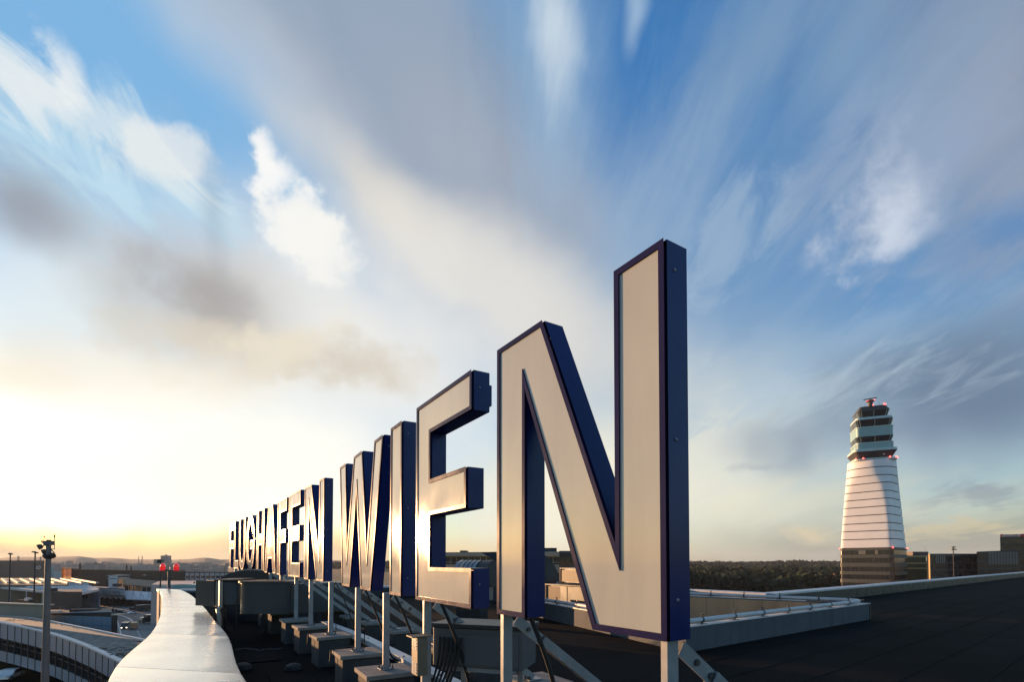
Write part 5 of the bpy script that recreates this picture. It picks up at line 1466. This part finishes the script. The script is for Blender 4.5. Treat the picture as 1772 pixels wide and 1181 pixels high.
tree(1418, 1000, 380, P(1418, 984, 380).z, 5, 'grey green broadleaf tree standing out before the forest', M_leaf2, False, 'trees by the control tower')

# the forest: many leafy crowns, denser and smaller with distance
rg = random.Random(11)
tmpl = []
for k in range(5):
    tb = MB(); crown_mesh(tb, (0, 0, 0), 1, 1, 90, .26, random.Random(k + 40))
    tmpl.append((np.array([tuple(v) for v in tb.v]), np.array([f for f in tb.f])))
def forest(name, lab, az0, az1, d0, d1, n, hs):
    V, F, off = [], [], 0
    for k in range(n):
        az = math.radians(rg.uniform(az0, az1)); d = d0 + (d1 - d0) * rg.random() ** 1.5
        x, y = d * math.sin(az), d * math.cos(az)
        hgt = hs * rg.uniform(.7, 1.25) * (1 + .25 * mnoise.noise(Vector((x * .01, y * .01, 0)))); rx = hgt * rg.uniform(.28, .46) * (1 + d / 2600)
        tv, tf = tmpl[k % 5]; a_ = rg.uniform(0, 6.28); ca_, sa_ = math.cos(a_), math.sin(a_)
        q = tv.copy(); q = np.stack([(q[:, 0] * ca_ - q[:, 1] * sa_) * rx + x, (q[:, 0] * sa_ + q[:, 1] * ca_) * rx + y, q[:, 2] * hgt * .42 + hgt * .60], 1)
        V.append(q); F.append(tf + off); off += len(q)
    V = np.concatenate(V); F = np.concatenate(F)
    me = bpy.data.meshes.new(name)
    me.vertices.add(len(V)); me.vertices.foreach_set('co', V.ravel())
    me.loops.add(F.size); me.loops.foreach_set('vertex_index', F.ravel().astype(np.int32))
    me.polygons.add(len(F)); me.polygons.foreach_set('loop_start', np.arange(0, F.size, 3, dtype=np.int32))
    me.update(); me.validate()
    me.materials.append(M_leaf)
    o = bpy.data.objects.new(name, me); link(o, (0, 0, 0))
    return tag(o, lab, 'forest', kind='stuff')
forest('forest', 'dark green mass of forest stretching to the horizon behind the control tower', 6, 50, 360, 2600, 4200, 17)
forest('far_forest', 'far belt of dark forest on the horizon', -20, 62, 1500, 3800, 3200, 24)

# ---------------------------------------------------------------- control tower
TY = 257.0
tc_ = P(1511, 950, TY); TYY = TY + 9; TX = tc_.x * TYY / TY
def tz(y): return P(1511, y, TY + 6).z
az_t = math.atan2(TX, TYY)
pxm = lambda w: w * TYY / FP * math.cos(az_t)      # picture width to metres square on to the line of sight
def ring(z, half, rot, rnd, n=48):
    """rounded square: rnd 0 square .. 1 circle"""
    pts = []
    for k in range(n):
        a_ = 2 * math.pi * k / n + math.pi / 4
        cx_, cy_ = math.cos(a_), math.sin(a_)
        e = 2 / (2 + (1 - rnd) * 14)
        sx = math.copysign(abs(cx_) ** e, cx_); sy = math.copysign(abs(cy_) ** e, cy_)
        q = Vector((sx, sy)) * half
        pts.append(Vector((TX + q.x * math.cos(rot) - q.y * math.sin(rot), TYY + q.x * math.sin(rot) + q.y * math.cos(rot), z)))
    return pts
tower = thing('control_tower', (TX, TYY, 0), 'white banded airport control tower with glazed decks and red warning lights', 'tower')
rot0 = -az_t - math.radians(16.3)
rot1 = -az_t + math.radians(12.6)
zb0 = tz(950); zt0 = tz(798)
ys = [950, 935, 921, 908, 894, 880, 867, 854, 840, 827, 813, 799]
HB = pxm(113) / 2 / 1.2
def half_at(t):                # straight taper of the seen outline while the square plan turns round
    p_ = 2 + (1 - rnd_at(t)) * 14; q_ = p_ / (p_ - 1); c_, s_ = math.cos(math.radians(16.3)), math.sin(math.radians(16.3))
    return (pxm(113) * (1 - t) + pxm(85) * t) / 2 / (c_ ** q_ + s_ ** q_) ** (1 / q_) 
def rnd_at(t): return min(max((t - .25) / .6, 0), 1) * .96
for i in range(11):
    z0, z1 = tz(ys[i]), tz(ys[i + 1]); t0, t1 = i / 11, (i + 1) / 11
    b = MB(); b.loft([ring(z0 + .30, half_at(t0), rot0, rnd_at(t0)), ring(z1 - .15, half_at(t1) + .06, rot0, rnd_at(t1))]); b.build('cladding_band', M_shaft, tower, smooth=35)
b = MB(); b.loft([ring(zb0 - .2 + (zt0 - zb0) * t, half_at(t) - .4, rot0, rnd_at(t)) for t in [k / 8 for k in range(9)]]); b.build('core', M_dgrey, tower)
# base block with ribbon windows
b = MB(); b.loft([ring(0, HB + .15, rot0, 0.02), ring(zb0 - .3, HB + .15, rot0, 0.02)]); b.build('base_block', M_dglass, tower, smooth=35)
for y0, y1 in ((950.5, 953.5), (961, 966.5), (975, 981.5), (989.5, 995), (1003, 1009)):
    b = MB(); b.loft([ring(tz(y1), HB + .38, rot0, 0.02), ring(tz(y0), HB + .38, rot0, 0.02)]); b.build('spandrel_band', M_spand, tower, smooth=35)
fr = Vector((math.cos(rot0), math.sin(rot0), 0)); fn = Vector((math.sin(rot0), -math.cos(rot0), 0))
for s_ in (-.2, -.12, -.04, .42):
    b = MB(); q = Vector((TX, TYY, tz(957))) + fr * HB * s_ + fn * (HB + .32); b.box(q, (1.25, .12, 1.9), rot0); b.build('lit_blind', M_fin, tower)
for k in range(-5, 6):
    b = MB(); q = Vector((TX, TYY, zb0 / 2)) + fr * (HB * k / 5.6) + fn * (HB + .24); b.box(q, (.1, .12, zb0 - .6), rot0); b.build('mullion', M_dgrey, tower)
def deck(name, m, ya, yb, wa, wb, rnd=.55, rot=rot1, sm=30):
    b = MB(); b.loft([ring(tz(ya), pxm(wa) / 2 * .90, rot, rnd), ring(tz(yb), pxm(wb) / 2 * .90, rot, rnd)]); return b.build(name, m, tower, smooth=sm)
deck('gallery_deck', M_tealw, 799.5, 796.5, 88, 88, .8)
deck('gallery_neck', M_dgrey, 796.3, 783, 58, 66, .8)
deck('underside_cone', M_dgrey, 794, 784.5, 70, 84, .5)
deck('deck_ring', M_tealw, 784.3, 780.0, 86, 85, .5)
deck('railing_band', M_teal, 779.6, 770.5, 73, 73, .5)
deck('slab_edge', M_tealw, 770.2, 768.5, 74, 74, .5)
deck('window_band', M_dglass, 768.3, 758.5, 65, 74, .5)
deck('upper_band', M_teal, 758.2, 743.5, 73, 73.5, .5)
deck('slab_edge', M_tealw, 743.2, 741.6, 74.5, 74.5, .5)
deck('window_band', M_dglass, 741.4, 729.5, 66, 74, .5)
deck('cab_floor_band', M_tealw, 729.2, 725, 73.5, 71, .5)
deck('cab_window_band', M_dglass, 724.8, 713, 54, 63, .45)
deck('cab_roof', M_dgrey, 712.7, 705, 62, 52, .5)
deck('cab_roof_rim', M_spand, 713.4, 711.5, 64, 63, .5)
for yb_, yt_, wb_, wt_ in ((768.3, 758.5, 65, 74), (741.4, 729.5, 66, 74), (724.8, 713, 54, 63)):
    ra, rb2 = ring(tz(yb_), pxm(wb_) / 2 * .90 + .04, rot1, .5), ring(tz(yt_), pxm(wt_) / 2 * .90 + .04, rot1, .5)
    for k in range(0, 48, 3):
        b = MB(); b.tube(ra[k], rb2[k], .10, 4); b.build('mullion', M_tealw, tower)
rr_ = ring(tz(779), pxm(73) / 2 * .90 + .05, rot1, .5); rt_ = ring(tz(771), pxm(73) / 2 * .90 + .05, rot1, .5)
for k in range(0, 48, 2):
    b = MB(); b.tube(rr_[k], rt_[k], .08, 4); b.build('baluster', M_tealw, tower)
ct = Vector((TX, TYY, 0))
b = MB(); b.lathe(ct + Vector((0, 0, tz(705))), [(1.15, 0), (1.15, tz(694) - tz(705)), (1.7, tz(692) - tz(705)), (1.7, tz(690.5) - tz(705))], 14); b.build('radar_pedestal', M_spand, tower, smooth=30)
b = MB(); b.lathe(ct + Vector((0, 0, tz(692.5))), [(1.95, 0), (1.95, .5)], 14); b.build('red_collar', M_signred, tower)
b = MB(); sd_ = Vector((math.cos(-az_t), math.sin(-az_t), 0)); b.bar(ct + Vector((0, 0, tz(687.6))) - sd_ * 2.9, ct + Vector((0, 0, tz(687.2))) + sd_ * 2.9, .5, .38); b.tube(ct + Vector((0, 0, tz(690.5))), ct + Vector((0, 0, tz(688))), .35, 8); b.build('radar_antenna', M_dgrey, tower)
def lamp(p, s_=.30, m=M_redlamp):
    b = MB(); b.lathe(p, [(s_ * .8, 0), (s_, s_ * .6), (s_ * .7, s_ * 1.3), (0, s_ * 1.6)], 8); b.build('warning_light', m, tower)
rk = ring(tz(704), pxm(52) / 2 * .9 - .2, rot1, .35)
cand = sorted(range(48), key=lambda k: -(rk[k] - ct).dot(Vector((-math.sin(az_t), -math.cos(az_t), 0))))
for k in (30, 33, 39, 42): lamp(rk[k])
rk = ring(tz(797), pxm(90) / 2 * .9, rot1, .8)
for k in (24, 28, 32, 36, 40, 44): lamp(rk[k], .36)
lamp(ring(tz(793), pxm(66) / 2 * .9 + .4, rot1, .8)[33], .42, M_amber)
rk = ring(zb0 - .1, HB + .55, rot0, 0.0)
for k in (24, 36, 0): lamp(rk[k], .30)
for k in range(3): lamp(Vector((TX, TYY, tz(691.5))) + Vector((1.8 * math.cos(2.2 + k * 1.0 + math.pi), 1.8 * math.sin(2.2 + k + math.pi), 0)), .26)
for dx_ in (-6.5, 6.0, -3.6):
    b = MB(); p = ct + sd_ * dx_ * .62 + Vector((0, 0, tz(705))); b.tube(p, p + Vector((0, 0, 3.2)), .06, 5); b.build('whip_antenna', M_dgrey, tower)
b = MB()
for q in (31, 43): 
    p = ring(tz(790.5), pxm(74) / 2 * .9, rot1, .8)[q]; b.lathe(p, [(.0, -.5), (.5, -.2), (.55, .2), (0, .5)], 8)
b.build('dish', M_white, tower)

# ---------------------------------------------------------------- right: office blocks
def floors(root, a, c, nn, n, fh, zt, m, nx, name='window', mg=.05):
    face_panels(root, a, c, nn, nx, [(zt - fh * k - fh * .25, zt - fh * k - fh * .95) for k in range(n)], m, name, mg, .08)
r, a, c, nn = block_building('office_building', 'olive glazed office building with ochre floor bands beside the control tower', 'building', 1562, 1602.5, 963, 272, 18, M_olive, 0, -2)
for zf in (.2, 3.9, 6.6): 
    b = MB(); b.bar(Vector((a.x, a.y, a.z - zf)) - nn.normalized() * .1, Vector((c.x, c.y, a.z - zf)) - nn.normalized() * .1, .5, .9); b.build('floor_band', M_ochre, r)
floors(r, a, c, nn, 3, 3.3, a.z - .5, M_olive, 7)
p0, p1 = P(1582, 955.5, 278), P(1609, 955.5, 278); b = MB(); b.box(((p0.x + p1.x) / 2, 283, p0.z - 1.2), (p1.x - p0.x, 8, 2.4)); b.build('roof_plant', M_brown, r)
b = MB(); q = P(1601, 955, 283); b.tube(q, q + Vector((0, 0, 3.2)), .05, 5); b.build('roof_pole', M_dgrey, r)
r, a, c, nn = block_building('office_building', 'long nearly black office building behind the forked lamp mast', 'building', 1608.8, 1692, 959, 236, 18, M_dark, 0, 2)
p0, p1 = P(1603.2, 960, 252), P(1608.7, 960, 235.7); b = MB(); b.hexa([Vector((*p0.xy, 0)), Vector((*p1.xy, 0)), Vector((p1.x + .5, p1.y + .2, 0)), Vector((p0.x + .5, p0.y + .2, 0))], [Vector((*p0.xy, p1.z)), p1, Vector((p1.x + .5, p1.y + .2, p1.z)), Vector((p0.x + .5, p0.y + .2, p1.z))]); b.build('end_wall', M_ochre, r)  # sunlight on this end of the dark building is put into its ochre colour
floors(r, a, c, nn, 3, 3.4, a.z - .4, M_dglass, 16)
face_panels(r, a, c, nn, 5, [(a.z - .5, a.z - 4.5)], M_fin, 'pale_panel', .16, .2, (.12, .32))
r, a, c, nn = block_building('office_building', 'dark office building with a row of pale upright fins on its upper floors', 'building', 1690, 1764, 955.5, 230, 18, M_dark, 0, -4, yt1=952.5)
face_panels(r, a, c, nn, 10, [(a.z - .2, a.z - 5.8)], M_fin, 'facade_fin', .14, .25, (.27, .97))
floors(r, a, c, nn, 3, 3.4, a.z - .4, M_dglass, 5)
r, a, c, nn = block_building('office_tower', 'brown tower block with a red and pale sign along its roof at the right border', 'building', 1730.5, 1850, 930, 236, 20, M_dbrown, 0, -8)
floors(r, a, c, nn, 5, 3.2, a.z - .2, M_dglass, 18)
for k in range(4):
    b = MB(); z = a.z - 2.9 * k - .2; b.bar(Vector((a.x, a.y, z)) - nn.normalized() * .2, Vector((c.x, c.y, z)) - nn.normalized() * .2, .4, .35); b.build('floor_band', M_brown, r)
sg = thing('roof_sign', a + nn * .1, 'pale rooftop sign with a red triangle and a red slanting block', 'sign')
d_ = (c - a); d_.z = 0; d_.normalize(); f_ = -nn.normalized()
P0 = a + nn * .1
pxs = (c - a).length / 119.5
def sgn(name, pts, m, off): 
    b = MB(); b.poly([P0 + d_ * (x * pxs) + Vector((0, 0, z * .26)) + f_ * off for x, z in pts], f_ * .15); return b.build(name, m, sg)
sgn('pale_panel', [(6, .2), (34, .2), (36, 4.6), (3, 4.6)], M_signpink, 0)
sgn('red_triangle', [(.5, .2), (3.4, .2), (6.2, 4.9), (.5, 4.9)], M_signred, .18)
sgn('red_block', [(34.5, .2), (60, .2), (60, 5.0), (36.6, 5.0)], M_signred, .18)
b = MB(); b.box(P0 + d_ * (29 * pxs) + Vector((0, 0, .9)) + f_ * .25, (1.2, .1, .3), math.atan2(d_.y, d_.x)); b.build('mark', M_ink, sg)

# ---------------------------------------------------------------- office building between the letters
r, a, c, nn = block_building('office_building', 'pale concrete office building with open galleries seen between the large letters', 'building', 700, 968, 957, 105, 14, M_beige, 0, -4, yt1=955.5)
for k in range(5):
    zf = a.z - .25 - 3.1 * k
    n_ = 26
    for j in range(n_):
        s0, s1 = (j + .06) / n_, (j + .94) / n_; p, q = a + (c - a) * s0, a + (c - a) * s1; f_ = -nn.normalized()
        b = MB(); lo = [Vector((p.x, p.y, zf - 2.2)) + f_ * .03, Vector((q.x, q.y, zf - 2.2)) + f_ * .03, Vector((q.x, q.y, zf - 2.2)) + f_ * .01, Vector((p.x, p.y, zf - 2.2)) + f_ * .01]
        b.hexa(lo, [Vector((v.x, v.y, zf - .75)) for v in lo]); b.build('window', M_dglass, r)
    b = MB(); b.bar(a.xy.to_3d() + Vector((0, 0, zf - .28)) - nn.normalized() * .4, c.xy.to_3d() + Vector((0, 0, zf - .28)) - nn.normalized() * .4, .8, .5); b.build('floor_slab', M_beige, r)
    b = MB(); b.bar(a.xy.to_3d() + Vector((0, 0, zf - 1.75)) - nn.normalized() * .7, c.xy.to_3d() + Vector((0, 0, zf - 1.75)) - nn.normalized() * .7, .05, .06); b.build('gallery_rail', M_lgrey, r)
r2, a, c, nn = block_building('office_building', 'dark wing of the office building just left of the nearest letter N diagonal', 'building', 967.6, 1060, 955.5, 101, 14, M_dgrey, 0, 0)
floors(r2, a, c, nn, 5, 3.1, a.z - .3, M_dglass, 9)
for k in range(4):
    b = MB(); zf = a.z - .1 - 3.1 * k; b.bar(Vector((a.x, a.y, zf)) - nn.normalized() * .2, Vector((c.x, c.y, zf)) - nn.normalized() * .2, .4, .5); b.build('floor_band', M_upst, r2)
for x0, x1, yt, Y, m in ((942, 963.5, 949, 108, M_dgrey), (796, 807, 953.5, 108, M_dgrey)):
    p0, p1 = P(x0, yt, Y), P(x1, yt, Y); b = MB(); b.box(((p0.x + p1.x) / 2, Y + 2.5, p0.z - 1.0), (p1.x - p0.x, 5, 2.0)); b.build('roof_plant', m, r)

# ---------------------------------------------------------------- air
hm = bpy.data.materials.new('haze'); hm.use_nodes = True
hn = hm.node_tree; hn.nodes.clear()
ho = hn.nodes.new('ShaderNodeOutputMaterial'); hv = hn.nodes.new('ShaderNodeVolumePrincipled')
hv.inputs['Color'].default_value = (0.80, 0.88, 1.0, 1)
hv.inputs['Density'].default_value = 0.000055
hv.inputs['Anisotropy'].default_value = 0.05
hn.links.new(hv.outputs[0], ho.inputs['Volume'])
b = MB(); b.box((0, 2700, 66), (14600, 9000, 134))
o = b.build('haze', hm, origin=(0, 2700, -1)); tag(o, kind='stuff')
